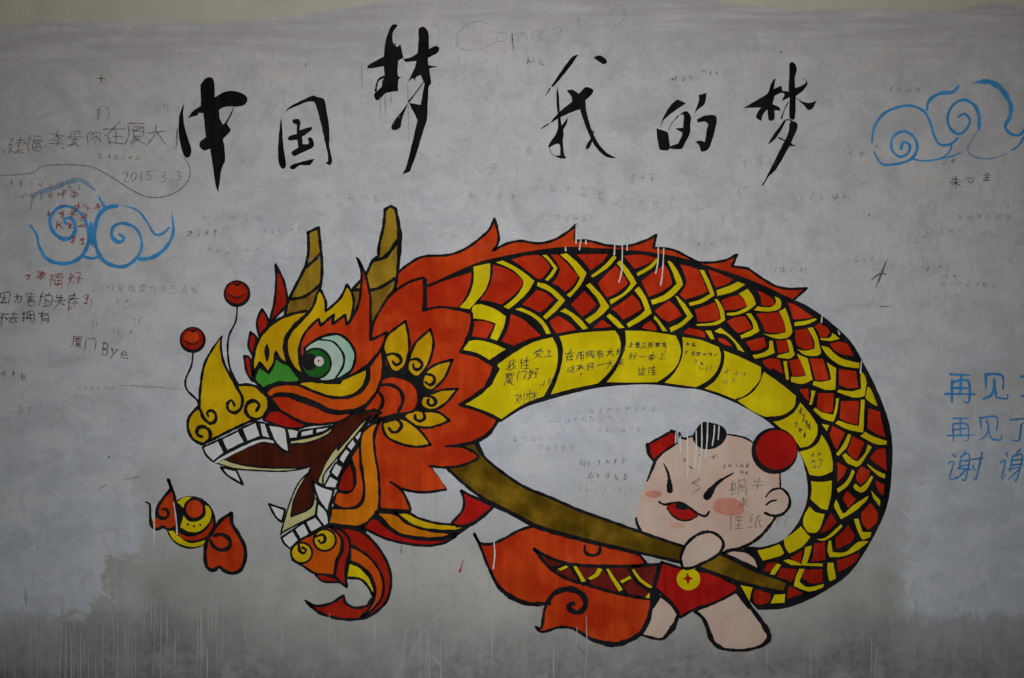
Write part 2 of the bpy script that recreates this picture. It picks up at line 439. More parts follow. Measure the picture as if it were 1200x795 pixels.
character('black brush character of a tall open box frame holding a small crossed sign', [
    ('K2', '185,262! 230,205 330,150 450,95! 500,112 555,132 570,190 600,370 605,480 603,570 620,640 630,720 610,748 565,725! 590,710 588,640 565,540 540,420 500,260 465,155! 400,155 300,195 220,230'),
    ('K2', '155,295! 165,400 175,560 200,740 175,780 140,750 125,640 135,450'),
    ('K2', '260,320! 320,315 335,345 325,420! 440,385! 445,410 370,470 350,480! 355,550! 410,545 405,490 430,485 455,520 455,575 360,625 275,665! 250,625 315,580! 305,510! 225,515 215,490 240,470 300,455! 300,365! 265,355'),
    ('K2', '235,765! 260,740 340,715 465,685! 420,745 330,745 275,785 245,785')], [], 357, 198)
character('tallest black brush character with two short trees over a long slanting tail', [
    ('K3', '185,38! 160,35 140,70 125,120 118,185! 45,225 40,240! 60,240 118,230! 122,275 112,298 108,325 88,345 72,362 85,390 105,378 130,355 185,345! 188,290 220,275! 185,275 185,205! 210,190! 195,125! 180,140 160,115 162,70'),
    ('K3', '280,55! 300,45 320,60 328,90 328,150! 360,135 378,145 365,170 325,190! 325,225! 370,232! 330,240! 340,310! 328,325 325,360 320,480! 300,540 270,640 240,720! 205,735! 225,690 250,590 275,480! 235,400! 290,410! 308,312! 290,270! 270,280 262,300! 255,285 230,305! 265,230 270,205! 220,210 208,195! 240,190 275,170! 280,110'),
    ('K3', '235,395! 210,430 170,480 152,515 165,528 195,515 205,470')],
    [('K3', '306,300 270,350 235,395', [1.3, 1.2, 2.2]), ('K3', '122,278 92,296 80,345', [3, 2.0, 2.5])], 476, 205)
character('black brush character with a loose dot, crossed strokes and a sweeping curved foot', [
    ('K4', '400,95! 435,80 480,105 480,130 460,135'),
    ('K4', '305,75! 262,95 195,185 135,275! 150,275 215,200 270,130'),
    ('K4', '235,300! 265,292 310,318! 350,278 395,290 395,315 350,360! 355,420 375,500 405,580 440,640 490,690 545,717! 490,715 440,680 395,620 355,530 315,415! 260,435 195,465! 125,505! 190,430 265,370! 265,340'),
    ('K4', '175,275! 185,330 190,420 200,500 215,560 210,620 220,700 235,718! 200,722 160,705! 195,700! 185,630 120,655! 125,630 170,560 180,500 170,350'),
    ('K4', '240,465! 215,500 195,525! 200,565! 235,500'),
    ('K4', '425,455! 405,530 400,590! 375,655 350,660 355,640 385,590 395,560')],
    [('K4', '130,288 100,332', [1.8, .6]), ('K4', '118,508 72,536', [2, .8]), ('K4', '128,655 140,690 165,706', [.8, .8])], 683, 187)
character('small squat black brush character with a filled box and a hooked right half', [
    ('K5', '270,172! 350,210! 280,255 190,320 140,370 105,440! 125,370 170,280 220,210'),
    ('K5', '72,440! 180,478! 200,605! 185,645 105,645! 85,560'),
    ('K5', '270,330! 330,285 360,285 395,330 390,400 385,490 350,560 320,620 290,638 190,630! 210,605 275,585! 310,510 315,480! 245,445! 320,435! 330,340! 320,310'),
    ('K5', '470,130! 540,112! 535,170 510,230 455,270 425,320! 440,265 465,200'),
    ('K5', '450,360! 520,325 600,318 635,340 632,400 600,530 555,640 490,660! 470,600 435,575! 470,555 525,570! 540,470 555,410! 530,380 455,388!')],
    [('K5', '185,465 215,400 275,328', [.8, .8, 1.6])], 805, 178)
character('black brush character with a wide left wing and thin tail beside the blue cloud', [
    ('K6', '290,70! 310,62 332,100 320,150 322,210! 370,190 385,170 355,150! 380,160 392,185 370,220 325,255! 325,300 320,380 300,388 288,370! 290,262! 245,282! 262,245 240,237 205,255! 195,300! 235,320 240,338! 205,335! 205,385 180,395 170,385! 165,330! 140,360 130,395! 100,375 110,345 130,320! 80,320 30,322! 100,280 165,240 180,200! 200,160 213,155! 200,215! 245,195! 250,225! 285,228!'),
    ('K6', '325,262! 375,290 420,290 445,275! 420,325 395,332 375,310'),
    ('K6', '260,390! 270,395 235,460 200,505 165,530! 195,480'),
    ('K6', '300,395! 330,405 335,435 300,520 325,530 315,540 290,540 250,610 205,680 175,705 145,755 130,765! 150,730 185,660 235,560 280,470 290,410')],
    [('K6', '282,290 262,330 244,380', [1.6, 1.0, 2.2]), ('K6', '230,490 275,512', 2.0), ('K6', '262,394 280,386 302,396', 1.6)], 912, 217)

# ------------------------------------------------------------------ blue clouds
t = thing('cloud_painting', 'pair of blue spiral clouds ending in an upturned tail under red scribbles', 'painted cloud', 120, 312)
for p, ws in [('310,250 300,228 330,222 352,262 338,305 298,320 250,288 232,232 262,182 312,166 372,197 408,262 410,340 370,408 300,434 222,414 182,352 172,302 142,256', [3.5, 4, 5, 4, 4, 3.5, 4, 4.5, 4, 4.5, 3, 2.5]),
              ('556,298 576,312 570,330 545,332 520,302 530,262 572,246 632,270 660,330 648,392 600,438 550,448 482,420 446,352 437,290 462,208 505,172 545,166', [3, 5, 4, 3.5, 3.5, 3, 3.5, 4, 4.5, 5, 4.5, 6.5, 5, 5, 4.5]),
              ('580,164 640,186 680,232 720,296 760,292 790,264', [1.2, 2, 2.6, 2.4, 3.4, 2]),
              ('800,200 806,292 770,362 712,404 652,414', [1, 3.5, 4, 4.5, 4.5]),
              ('390,400 428,410 462,400', [3, 3.5, 3]), ('460,124 486,168', [2, 4]), ('424,240 420,300 428,350', [2, 5.5, 2])]:
    stroke('cloud_line', p, ws, 'blue', t, 'F')
stroke('faded_line', '140,182 165,112 240,86 310,56 380,46 440,92', [1.5, 4.5, 6, 6, 5, 3], 'blue2', t, 'F')
t = thing('cloud_painting', 'pair of blue spiral clouds with a thick humped top and no red marks', 'painted cloud', 1110, 193)
for p, ws in [('620,694 630,664 660,676 650,716 610,730 576,694 582,640 632,612 680,640 695,690 668,740 600,764 530,764 495,710', [3.5, 3, 3, 3, 3.5, 3, 3.5, 3.2, 2.6, 2]),
              ('484,664 496,590 540,530 600,502 660,493 722,516 755,570 772,630 800,674 850,672 882,645', [2.5, 3, 3.5, 3.2, 3.2, 3, 3, 2.8, 3, 3]),
              ('740,512 750,470 800,436 860,430 888,400', [3, 4, 4.2, 4.6, 2.5]),
              ('955,386 1030,382 1090,420 1130,490 1124,550 1104,590 1130,624 1170,630 1198,600', [1, 6, 6.5, 6, 5, 5, 3.5, 3, 3.5]),
              ('886,546 915,530 940,560 925,600 890,626 850,600 836,550 860,492 910,466 960,490 982,540 982,600', [2.5, 3, 3, 3.2, 3.2, 3, 3.2, 4, 4.5, 4]),
              ('670,740 722,750 800,740 842,710 856,678', [2, 2, 2.4, 2]), ('800,740 850,730 902,710', [2, 2, 1]), ('1192,640 1165,680 1135,700', [3, 2.5, 1.6])]:
    stroke('cloud_line', p, ws, 'blue', t, 'D4')
stroke('faded_line', '982,602 930,690 960,730 1040,740 1110,716', [1, 2, 2.2, 2, 1.5], 'blue2', t, 'D4')

LOW = LAYER[0]      # wall writing that touches no figure is painted at this depth
# ------------------------------------------------------------------ the dragon
D = thing('dragon_painting', 'painted red and yellow dragon with scaly ring body and open toothy mouth', 'painted dragon', 640, 750)
# tail flames
T = shape('tail_flame', 'B8:35,155! 75,218 150,225 240,190 350,130 450,103 560,115 700,165 900,220 1195,300 B7:110,235 155,290 165,315! C4:990,180! 985,270 960,380 900,490 800,550 700,570 560,535 430,460 330,450 250,475 200,480 165,445! 205,455 225,340 245,280! 100,285 0,235 B8:220,540 140,400 80,250', 'mane', D, 2.8)
stroke('tail_curl', '245,280 300,210 400,182 490,220 516,290 470,346 412,330 396,296 428,284', [4, 5, 6, 6.5, 6, 5.5, 5.5, 5], 'black', T, 'C4')
stroke('tail_curl', '808,238 812,284 860,306 908,288 916,238', [2.5, 3.4, 3.6, 3.4, 2.5], 'black', T, 'B8')
stroke('tail_edge', 'B8:160,450 210,530 300,600 420,645 560,640', [2.5, 4.5, 5.5, 4.5, 4], 'black', T)
stroke('tail_edge', 'C4:480,485 560,535 700,570 800,550 900,490 962,375 985,265', [3, 4, 5.5, 5, 4.5, 5, 5], 'black', T)
tl = shape('tail_strip', 'B8:455,262! 560,320 700,365 900,380 1195,380 B7:60,320 250,308! 215,470 190,552! 100,535 B8:1195,602 1000,562 830,512 680,467 560,390', 'maroon', D, 3.2)
for p in ('575,400 690,372', '700,372 800,505', '820,500 940,380', '935,380 1095,575', '1040,520 1165,430'): stroke('outline', 'B8:' + p.replace(' ', ' '), 4.5, 'black', tl)
stroke('outline', 'B7:40,330 110,440 200,500', 4, 'black', tl)
for p in ('B8:620,400! 680,375! 692,387! 640,411!', 'B8:728,382! 750,380! 815,485! 788,491!', 'B8:830,465! 880,430 900,395! 932,400! 900,450 850,476!', 'B8:958,400! 975,400! 1075,545! 1048,556! 1000,480',
          'B8:1055,485! 1122,448! 1136,465! 1070,500!', 'B7:63,345! 80,345! 130,410 206,465! 190,476! 110,420', 'B7:155,540! 190,500! 185,545!'):
    fill('tail_bar', p, 'yellow', tl)
# crest along the back
shape('back_crest', 'A4:500,722! 510,612 600,530 700,482 870,472 1000,422 1130,322 1170,270 1192,213! B1:325,160 315,220 283,264! 380,215 480,195 600,212 720,185 830,115 868,78! 858,192! 960,195 1080,225 B2:200,232 330,195 414,152! 392,242! 520,255 620,300 720,345 880,335 980,288! 943,372! 1040,385 B3:100,150 200,220 300,275 400,292 512,285! 412,374! px:900,341 867,328 825,315 767,301 700,295 664,293 624,298 580,306 553,314 500,336! A4:697,630! 600,660', 'mane', D, 2.6)
# ring body
body = fill('body', 'px:499,335! 553,310.5 580,302.5 624,294 664,289.5 700,291 733,292.5 767,296.5 800,302.5 825.5,310.5 867,323.5 900,337 927,350 944,357.5 964,370.5 986,389 1000,404.5 1011,424 1025,451 1037,480 1043.5,503 1046,527 1045,553 1043,576 1038,598 1028,621 1011,651 995,672.5 976,687 950,702 920,713 888,715! 876,702 862,688 862,660 873,642 893.5,641 917,633 930.3,619.5 938.5,606 945,589 946.5,572 943,549 935,528 910,503.5 893.5,490 860,471.5 822,457.5 800,455 772,451.5 747,450.8 705.7,454 672,461 640.5,469.5 613.7,478.5 587,495! 540,480 510,420', 'black', D)
belly = ('C1:315,405! 420,330 560,250 700,212! 735,290 735,400 700,510 640,625! 520,670 420,730 345,785! 250,735 90,680! 220,590 290,490 325,440',
         'C1:750,205! 900,180 1140,165! 1175,230 1170,330 1110,440 1020,535! 850,570 690,612! 730,520 765,400 775,290',
         'C2:195,285! 350,290 550,320! 585,420 560,520 500,590 420,645! 250,648 65,645! 130,560 180,450 200,370',
         'C2:595,330! 720,350 850,400! 865,470 840,560 780,630 690,680! 580,665 470,650! 540,580 590,480 600,400',
         'C2:885,425! 1000,470 1145,540! 1140,620 1090,690 1030,740 960,765! 860,725 750,690! 820,640 870,560 890,480',
         'B4:210,95! 330,180 435,265! 425,330 390,370 330,400 220,410! 130,370 25,295! 110,255 170,190',
         'B4:465,310! 540,400 585,470! 580,540 530,610 465,625! 400,540 330,490 275,445! 340,430 420,380',
         'B4:615,535! 665,620 690,720 690,790! 640,815 590,825 530,815! 500,740 460,655! 540,630 590,590',
         'B5:540,85! 610,90 685,80! 680,180 655,285! 610,275 570,240 535,210! 545,150',
         'B5:530,260! 570,300 635,315! 600,420 570,445! 520,440 485,390! 490,330',
         'B5:470,400! 500,440 535,475! 480,540 390,590! 360,550 350,490! 410,450',
         'B5:315,525! 335,550 350,585! 330,605 205,640! 185,610 165,570! 250,550')
for p in belly: fill('belly_plate', p, 'yellow', body)
SC = {}
reds = '''A4:715,705! 850,650 1030,595! 1020,680 985,770 940,838! 830,836 695,862!
B1:285,360! 400,400 495,475! 470,530 410,590 345,640! 260,615 195,610! 250,530 280,440
B1:415,325! 510,300 605,292! 660,335 685,380! 660,420 630,455! 600,460 560,430 480,370
B1:690,290! 740,290! 800,350 880,440! 850,500 790,550! 740,510 700,490! 740,440 755,390! 720,330
B1:870,290! 1090,285! 1050,340 970,400! 920,340
B1:590,540! 640,550 710,605! 660,660 610,695! 540,660 490,640! 540,590
B1:830,640! 880,590 925,545! 970,590 1010,640! 960,690 910,725! 870,680
B2:5,490! 60,430 130,365! 180,430 215,490! 150,550 70,590! 30,540
B2:185,300! 300,290 415,315! 340,360 260,390! 220,340
B2:310,475! 380,420 470,360! 500,410 525,495! 450,550 360,585! 335,530
B2:100,670! 180,620 245,570! 290,620 310,670! 250,710 180,745! 140,700
C1:680,100! 740,60! 820,110 870,160! 800,172 730,185! 700,140
C1:985,145! 1050,90! 1115,135! 1050,145
C1:345,240! 390,150 410,50! 500,90 620,200! 520,230 430,270!
C1:150,100! 230,100 290,125! 270,170 240,220! 180,210 140,205!
B2:580,360! 650,375 705,395! 740,470 770,550! 700,580 610,605! 575,570! 620,500 615,440
B2:775,395! 860,425 950,465! 900,500 830,520! 800,460
B2:870,610! 930,585 990,575! 1030,615 1045,650! 970,675 890,680!
B2:1110,540! 1195,575 B3:235,340 !
C2:680,140! 760,110 820,85! 850,150 855,205! 780,220 700,220! 695,180
C2:405,145! 450,110 505,75! 560,130 590,180! 540,205 495,225! 440,190
C2:310,265! 340,235 375,215! 410,260 415,285! 360,280
C2:600,300! 640,265! 740,290 755,335! 680,320
C2:845,335! 900,350 945,395! 900,385 850,360!
C2:905,220! 970,190 1035,185! 1085,265! 1030,290 980,300! 940,260
C2:1040,365! 1100,345 1165,330! 1185,395! 1130,420 1080,425!
C2:1155,505! 1190,490! 1240,520! 1215,560! 1180,535
B3:165,305! 210,320 275,365! 285,405! 240,410 190,405! 190,360
B3:155,465! 240,460 310,455! 350,530 360,590! 290,600 220,590! 195,530
B3:375,385! 440,410 555,490! 490,500 415,505! 400,450
B3:565,555! 600,530! 660,570 670,600! 640,630 605,630! 590,590
B3:430,580! 510,570! 545,640 555,705! 500,715 450,695! 430,650
B3:670,675! 740,660 800,680! 835,760! 760,750 700,720!
B3:295,655! 370,650! 380,730! 310,740!
B4:200,20! 260,0 320,10! 345,110! 290,80
B4:385,15! 470,0! 495,115! 440,125 410,120!
B4:530,0! 625,5! 665,145! 620,155 570,150!
B4:735,75! 800,85 855,90! 870,205! 800,210 735,185!
B4:455,220! 520,210! 525,300! 500,280
B4:590,245! 700,245! 690,375! 640,380 580,345!
B4:750,300! 830,300 875,300! 865,465! 800,450 740,420!
B4:940,350! 1020,375! 1060,555! 1000,530 935,490!
B4:690,475! 780,520! 720,640! 690,590 670,530!
B4:830,545! 915,590! 860,710! 820,690 795,650!
B4:1000,640! 1060,630! 1070,790! 1000,740 950,700!
B5:725,-50! 790,-10! 770,40 725,90!
B5:890,-20! 950,10! 940,60 890,110! 860,80 855,40!
B5:990,80! 1055,110! 1045,185! 1010,150
B5:790,150! 855,210! 830,240 800,270! 760,205!
B5:955,235! 1005,300! 1000,370 940,425! 900,380 890,310!'''
darks = '''B5:680,305! 720,370! 670,420 600,450! 640,380
B5:800,390! 845,460! 820,510 720,560! 710,480! 770,430
B5:560,520! 635,510! 640,635! 540,650! 555,590
B5:395,620! 480,570! 470,650! 430,645
B5:720,640! 880,585! 850,650 730,720!
B5:490,705! 620,700! 620,790! 540,800 480,760!
B5:330,690! 440,700! 420,760 400,790! 300,755!
B5:230,660! 300,650! 260,710 210,715!
G3:100,365! 165,400! 90,425! 90,390
C5:925,170! 1035,205! 1020,260 970,280! 920,265 910,220!'''
ylw = '''B1:148,375! 265,350! 262,450 230,540 175,610 120,672! 50,660! 110,590 145,500 152,430
B1:305,345! 350,332! 440,375 520,430 575,475! 530,550 460,620 395,672! 360,655! 440,590 490,520 500,475! 440,410 370,370
B1:630,295! 660,292! 710,350 735,385! 710,430 670,475! 650,465! 690,420 710,385! 670,330
B1:755,290! 800,282! 870,340 940,420! 900,500 825,590! 800,572! 850,530 895,455! 830,360
B1:970,440! 1060,370 1130,295! 1150,310! 1090,380 985,450!
B1:595,485! 660,500 730,550 790,610! 730,680 655,745! 635,725! 700,660 745,610! 680,550 595,510!
C1:440,15! 480,5! 560,40 640,100 690,185! 660,190! 620,120 550,60
C1:755,30! 790,10! 860,55 910,100 950,150! 915,158! 870,110 820,60
B1:935,505! 965,490! 1040,570 1100,655! 1050,710 960,775! 930,745! 1000,700 1040,650! 1010,590
B2:85,610! 180,560 235,495! 190,420 135,350! 160,330! 220,400 275,490! 210,560 95,640!
B2:275,420! 360,370 415,315! 430,325! 380,385 285,440!
B2:490,335! 520,345 570,420 600,500! 550,560 480,610 385,640! 375,610! 470,570 555,495! 530,420
B2:260,540! 290,515! 340,590 380,700! 310,750 220,800! 205,775! 290,720 335,680! 310,610
C2:65,185! 85,165! 140,210 190,265! 150,268! 110,230
C1:135,35! 150,-10 200,-20! 290,10 375,65! 360,140 315,235! 265,220! 290,160 305,115! 230,90 150,80!
C1:110,240! 180,232 280,255 375,295! 320,330 260,370! 170,320 75,300!
B2:715,395! 745,400! 790,490 820,575! 740,625 650,650! 640,628! 720,605 790,565! 750,470
B2:835,540! 920,510 985,480! 1035,500! 950,550 840,580!
B2:990,565! 1050,530! 1090,580 1110,640! 1040,690 960,715 910,715! 905,700! 980,690 1050,655! 1025,600
C2:820,65! 840,65! 880,130 895,210! 830,245 700,252! 690,240! 800,230 865,205! 850,130
C2:545,40! 560,45 620,110 670,185! 600,250 515,295! 505,265! 580,230 630,185! 590,120
C2:400,180! 430,210 490,290! 455,288! 430,240 395,200!
C2:755,285! 795,285! 820,345! 795,345! 775,315
C2:820,290! 860,265! 920,310 980,370 1030,435! 985,420! 960,370 900,315 840,300!
C2:1040,165! 1075,165! 1110,220 1135,285! 1080,320 1010,340! 1000,320! 1060,290 1095,270! 1080,220
B3:130,755! 200,740 245,710! 250,655! 270,655! 285,740! 220,765 145,780!
B3:285,345! 320,360 330,390! 320,430 240,450 140,440! 165,415! 250,420 290,400! 295,375
B3:315,450! 360,425! 390,510 410,590! 380,630 300,640 205,605! 280,612 365,595! 350,520
B3:425,525! 500,515 570,497! 580,507! 510,540 425,552!
B3:690,600! 740,640! 680,655 610,650! 605,635! 670,635
B3:515,565! 550,560! 585,630 610,740! 580,760 500,755 445,715! 500,725 565,710! 560,650
B3:610,690! 660,700! 700,740 760,780 880,812! 875,848! 760,830 690,790 640,740
B3:370,645! 395,650 425,750! 390,780 300,770! 310,755! 390,735!
B3:440,745! 510,775! 500,795! 460,790!
B4:345,20! 370,20! 385,150! 365,150!
B4:460,0! 515,0! 550,150! 480,180 400,165! 400,130! 460,130 505,120!
B4:650,30! 715,70! 710,220! 640,220 550,185! 560,160! 620,165 680,150! 670,90
B4:885,90! 915,120 930,170! 915,265! 840,275 720,235! 735,220! 820,232 890,215!
B4:935,200! 960,220 1005,335! 970,320 920,280!
B4:540,225! 570,230! 545,325! 525,325! 540,270
B4:715,280! 735,280! 720,380 695,445! 620,420 555,360! 570,345! 620,380 695,395! 710,340
B4:890,290! 915,290! 905,520! 800,500 710,455! 730,435! 800,460 875,475!
B4:920,515! 970,545 1070,580! 1065,605! 990,600 885,545!
B4:615,460! 665,470! 650,510!
B4:800,530! 820,535! 790,620 730,685! 715,670! 760,610
B4:935,605! 965,620! 890,740 855,760! 790,730 760,680! 780,665! 840,715 870,720! 920,660
B5:930,-40! 1000,10 1060,35! 1055,65! 1010,45 940,-20!
B5:830,0! 845,20! 800,110 730,165! 720,140! 790,80
B5:960,45! 975,55! 930,140 890,165! 850,145 835,120! 850,100! 885,130! 930,90
B5:960,150! 1025,220! 1020,260! 975,200!
B5:715,210! 760,310! 780,305! 840,250 940,185! 930,215 850,290 750,350! 710,280 700,250!
B5:840,350! 870,345! 900,440! 960,440! 955,475! 900,495! 870,440
B5:750,385! 760,400! 700,460 630,500 580,490! 640,480 700,430
B5:680,500! 690,580! 780,580 870,510 945,505! 860,570 760,610 670,615! 655,560 665,500!
B5:500,545! 545,535! 530,600 510,660! 620,660! 620,680! 500,675 470,670! 490,600
B5:345,640! 380,630! 460,655! 470,675! 400,670!
B5:655,655! 695,655! 715,765! 670,785! 655,720
G3:145,285! 170,285! 145,345! 185,370 260,355! 255,372! 190,390 120,365! 130,320
B5:300,660! 330,670! 285,740! 250,735! 270,700
C5:805,140! 910,160! 895,200 885,260! 840,210 810,180!
C5:1060,210! 1135,205! 1130,265! 1035,270!'''
for p in reds.split('\n'): 
    if '!' in p and not p.startswith('B2:1110'): fill('scale', p, 'red', body)
for p in darks.split('\n'): fill('scale', p, 'deep', body)
for p in ylw.split('\n'): fill('scale_rim', p, 'yellow', body)

# ------------------------------------------------------------------ dragon head
h = shape('horn', 'A1:962,315! 1035,280! 1050,420 1060,560 1050,680 1000,830 A2:970,95! 800,125! 830,5 A1:940,560 965,440', 'horn', D, 3.0)
fill('horn_base', 'A1:850,790! 940,765 1038,700! 1010,790 A2:965,92! 808,118!', 'horn2', h)
stroke('horn_band', '945,560 1000,515 1048,468', 3.2, 'black', h, 'A1'); stroke('horn_band', '838,782 940,762 1045,684', 3.2, 'black', h, 'A1')
h = shape('horn', 'A4:425,155! 465,130! 500,150! 528,330 522,500 495,700 A5:430,10 345,170! 250,100 200,100! A4:190,760 200,710! 290,610 335,520 380,480! 385,400 415,270', 'horn', D, 3.0)
fill('horn_base', 'A4:205,722! 360,716 484,655! A5:425,10 345,160! 250,100 205,95!', 'horn2', h)
stroke('horn_band', '345,512 430,482 512,375', [3, 4, 4.5], 'black', h, 'A4'); stroke('horn_band', '200,715 360,712 492,638', 3.5, 'black', h, 'A4')
stroke('horn_edge', '503,152 528,330 522,500', [2.5, 5, 4], 'black', h, 'A4')
for p in ('A1:735,540! 790,650 815,770 A2:800,60 690,172! 715,80 A1:730,780 740,640', 'A2:640,75! 675,130 680,190 620,268! 605,160', 'A2:560,235! 600,270 602,290 575,402! 545,330', 'A2:515,405! 558,425 578,582! 535,520'):
    shape('head_tuft', p, 'deep', D, 2.4)
fill('tuft_tip', 'A1:733,538! 765,590 770,600 742,600!', 'black', D)
fill('mane_ground', 'A4:688,628! 720,640! 722,872! 683,872!', 'black', D)
mane = shape('mane', 'A4:500,720! 600,660 697,630! A5:700,0 690,85! 830,60 1030,100! 1035,180 1010,270 950,378! 1070,405 1190,478! 1110,640 940,745! C1:170,720 330,792! C3:500,195! 440,280 340,345 130,378! 260,385 362,452! 250,510 140,525 20,515! 80,600 135,680! A6:700,580 560,560 460,505! 545,570 605,695! 600,715 500,715 380,690! 385,560 360,350 350,200 390,80! A5:400,600 420,400! 440,240! 325,295! 345,170 430,20', 'mane', D, 2.6)
for p in ('A5:1030,100 1035,180 1010,270 950,378', 'C1:322,432 240,560 60,688', 'C3:496,200 440,282 340,345 150,376'): stroke('mane_edge', p, [3, 4.2, 4.5, 2.2], 'black', mane)
fill('mane_tip', 'A6:456,506! 560,560 700,580 852,562! 800,470 740,402! 480,400', 'mane', mane)
stroke('mane_edge', 'A6:462,506 560,560 700,580 852,560', [2.2, 2.6, 2.8, 2.4], 'black', mane)
# black ground under the petals
petal_ground = fill('petal_ground', 'A5:422,392! 440,470 520,515 590,450 640,540 715,470 700,610 755,650 690,690 700,780 A6:600,40 560,60 480,60 405,100! 392,40! A5:600,795 640,620 480,540 402,570!', 'black', D)
for p, c in (('570,158! 450,250 415,330 425,392 445,450 470,500 520,512 570,460 595,350 590,260', '428,402 480,386 530,410 536,448 502,466 480,442'),
             ('742,215! 640,310 602,400 583,480 608,532 660,545 720,475 752,390 765,300', '598,432 650,424 686,460 664,496 630,492 624,462'),
             ('897,428! 800,455 732,492 690,560 698,620 750,642 802,602 852,540', '712,530 760,540 772,580 742,606 708,586'),
             ('934,633! 830,640 748,665 688,690 678,740 720,778 790,772 862,722', '698,682 758,690 782,730 752,752 724,732 732,704'),
             ('A6:876,78! 800,20 700,12 640,5 570,30 558,50 630,112 720,128 800,112', 'A6:688,14 704,56 672,82 636,66 636,40'),
             ('A6:744,248! 690,170 600,90 510,58 430,80 408,110 440,192 540,242 650,262', 'A6:428,92 500,68 542,110 512,156 472,156 454,130')):
    if not p.startswith('A6'): p = 'A5:' + p; c = 'A5:' + c
    pt = shape('petal', p, 'amber', D, 2.6); stroke('petal_curl', c, [2.2, 3, 3.6, 3.6, 3.2, 2.6], 'black', pt)
fill('face_ground', 'A2:580,545! 575,430 620,280 720,170 830,120! 1000,150 A5:100,150 300,250! 420,300! 405,560 350,680 200,790 A6:200,25 0,105 A3:1050,107 900,132 800,130 648,75! A2:680,760 645,645', 'black', D)
shape('brow_flame', 'A2:905,372! 910,300 950,225 1035,138! 1050,192! 1138,112! A5:57,180! 148,112! 157,187! 205,120 245,20 A4:262,640 255,560 228,488! 285,600 318,740 325,800 A5:322,295! 440,236! 400,350 300,470! 190,540 90,570 A2:1060,570 930,450', 'mane', D, 2.6)
fill('face_ground', 'A5:230,772! 430,700 A6:420,40! 150,62', 'black', D)
ck = shape('cheek', 'A5:275,785! 375,645 405,568 480,545 580,570 640,620 660,700 640,770 600,797 A6:490,35! 380,60', 'mane', D, 2.4)
stroke('cheek_line', '390,606 470,606 536,650 550,720 520,790', [3, 3.6, 4, 4, 3], 'black', ck, 'A5'); stroke('cheek_line', '378,650 410,700 402,755 375,788', [2, 4, 4, 2.5], 'black', ck, 'A5')
# mouth
mo = shape('mouth', 'A3:365,345! 480,290 620,232 720,240 790,292 830,302! 840,240 950,220 1100,160 1150,105 1190,80 A6:150,50 350,0! 405,20! 250,130 100,290 0,430 A3:1030,505! 980,400! 860,412 700,408 500,388', 'gullet', D, 2.2)
shape('mouth', 'A3:965,450! 985,480 1000,560 1003,612! 975,690 845,750! 860,640 910,530', 'gullet', D, 2.2)
fill('mouth', 'A3:962,425! 1000,385! 1075,500! 1040,530 1005,520! 985,480', 'gullet', D)
for p in ('A3:218,262! 345,205 610,80! 680,95 810,120 910,148 1000,130 1160,105! 1090,187 840,247! 720,234 620,227 480,292 300,374! 243,325', 'A6:385,22! 392,85! 305,130 258,250 182,350 90,562! -12,552! 40,448 150,262 250,136',
          'A7:170,178! 260,118 420,22 A3:1018,735 1025,630! 1145,560! 1115,800! A7:535,95! 500,115 310,205 243,264! 193,228', 'A6:394,72! 350,200 382,450 392,640 310,787 A7:720,107 503,87! A6:58,690 90,558! 183,325 250,225 310,105'):
    fill('jaw_ground', p, 'black', D)
for p in ('A3:315,372! 372,347! 500,388 700,410 960,408! 800,432 600,427 440,412', 'A3:832,220! 950,200 1060,170 1150,118! 1090,182 960,232 842,242!',
          'A3:978,432! 900,510 840,640 790,800 A7:172,165! 200,135 410,27 A3:1012,742! 1028,640! 1004,612! 978,692 842,752! 862,640 912,530',
          'A3:1028,508! 1092,362 1188,230 A6:95,286 240,118 330,40! 200,206 50,386 -5,464 A3:1068,530!'):
    shape('lip', p, 'cream', D, 1.6)
stroke('gum_line', 'A3:320,365 480,282 628,220 720,228', [3.5, 3.2, 3.4, 2.6], 'white', D)
for p in ('A3:225,265! 340,213! 382,300! 300,366! 250,320', 'A3:355,207! 482,145! 522,230! 395,292!', 'A3:498,132! 602,85! 632,190! 535,227!', 'A3:618,90! 662,95! 702,207! 640,192!',
          'A3:812,125! 902,150! 887,200! 830,207!', 'A3:914,150! 1002,135! 1002,177! 905,197!', 'A3:1013,135! 1145,113! 1080,152 1015,172!',
          'A7:180,180! 260,128! 305,207! 240,258! 200,222', 'A7:268,120! 337,73! 378,157! 310,197!', 'A7:345,70! 415,33! 472,97! 385,147!', 'A3:1018,742! 1030,650! 1095,720 1108,800! 1075,820!',
          'A6:-5,545! 40,462! 102,500! 82,552!', 'A6:43,440! 80,373! 132,400! 95,487!', 'A6:98,350! 150,268! 184,300! 135,384!', 'A6:153,260! 200,203! 228,240! 190,294!', 'A6:210,195! 250,148! 274,165! 235,228!', 'A6:260,145! 372,36! 330,95 277,157!'):
    shape('tooth', p, 'white', D, 2.0)
for p in ('A3:678,105! 807,125! 832,308! 740,240', 'A3:352,405! 460,425! 508,528! 400,462', 'A3:998,503! 1075,545 1142,565! 1100,722! 1030,620', 'A3:688,663! 802,700! 780,790! 735,750'):
    shape('fang', p, 'white', D, 2.2)
stroke('tooth_gap', 'A3:342,213 380,300', 3.6, 'black', D); stroke('tooth_gap', 'A3:485,145 528,232', 4.2, 'black', D); stroke('tooth_gap', 'A3:606,90 634,190', 3.2, 'black', D)
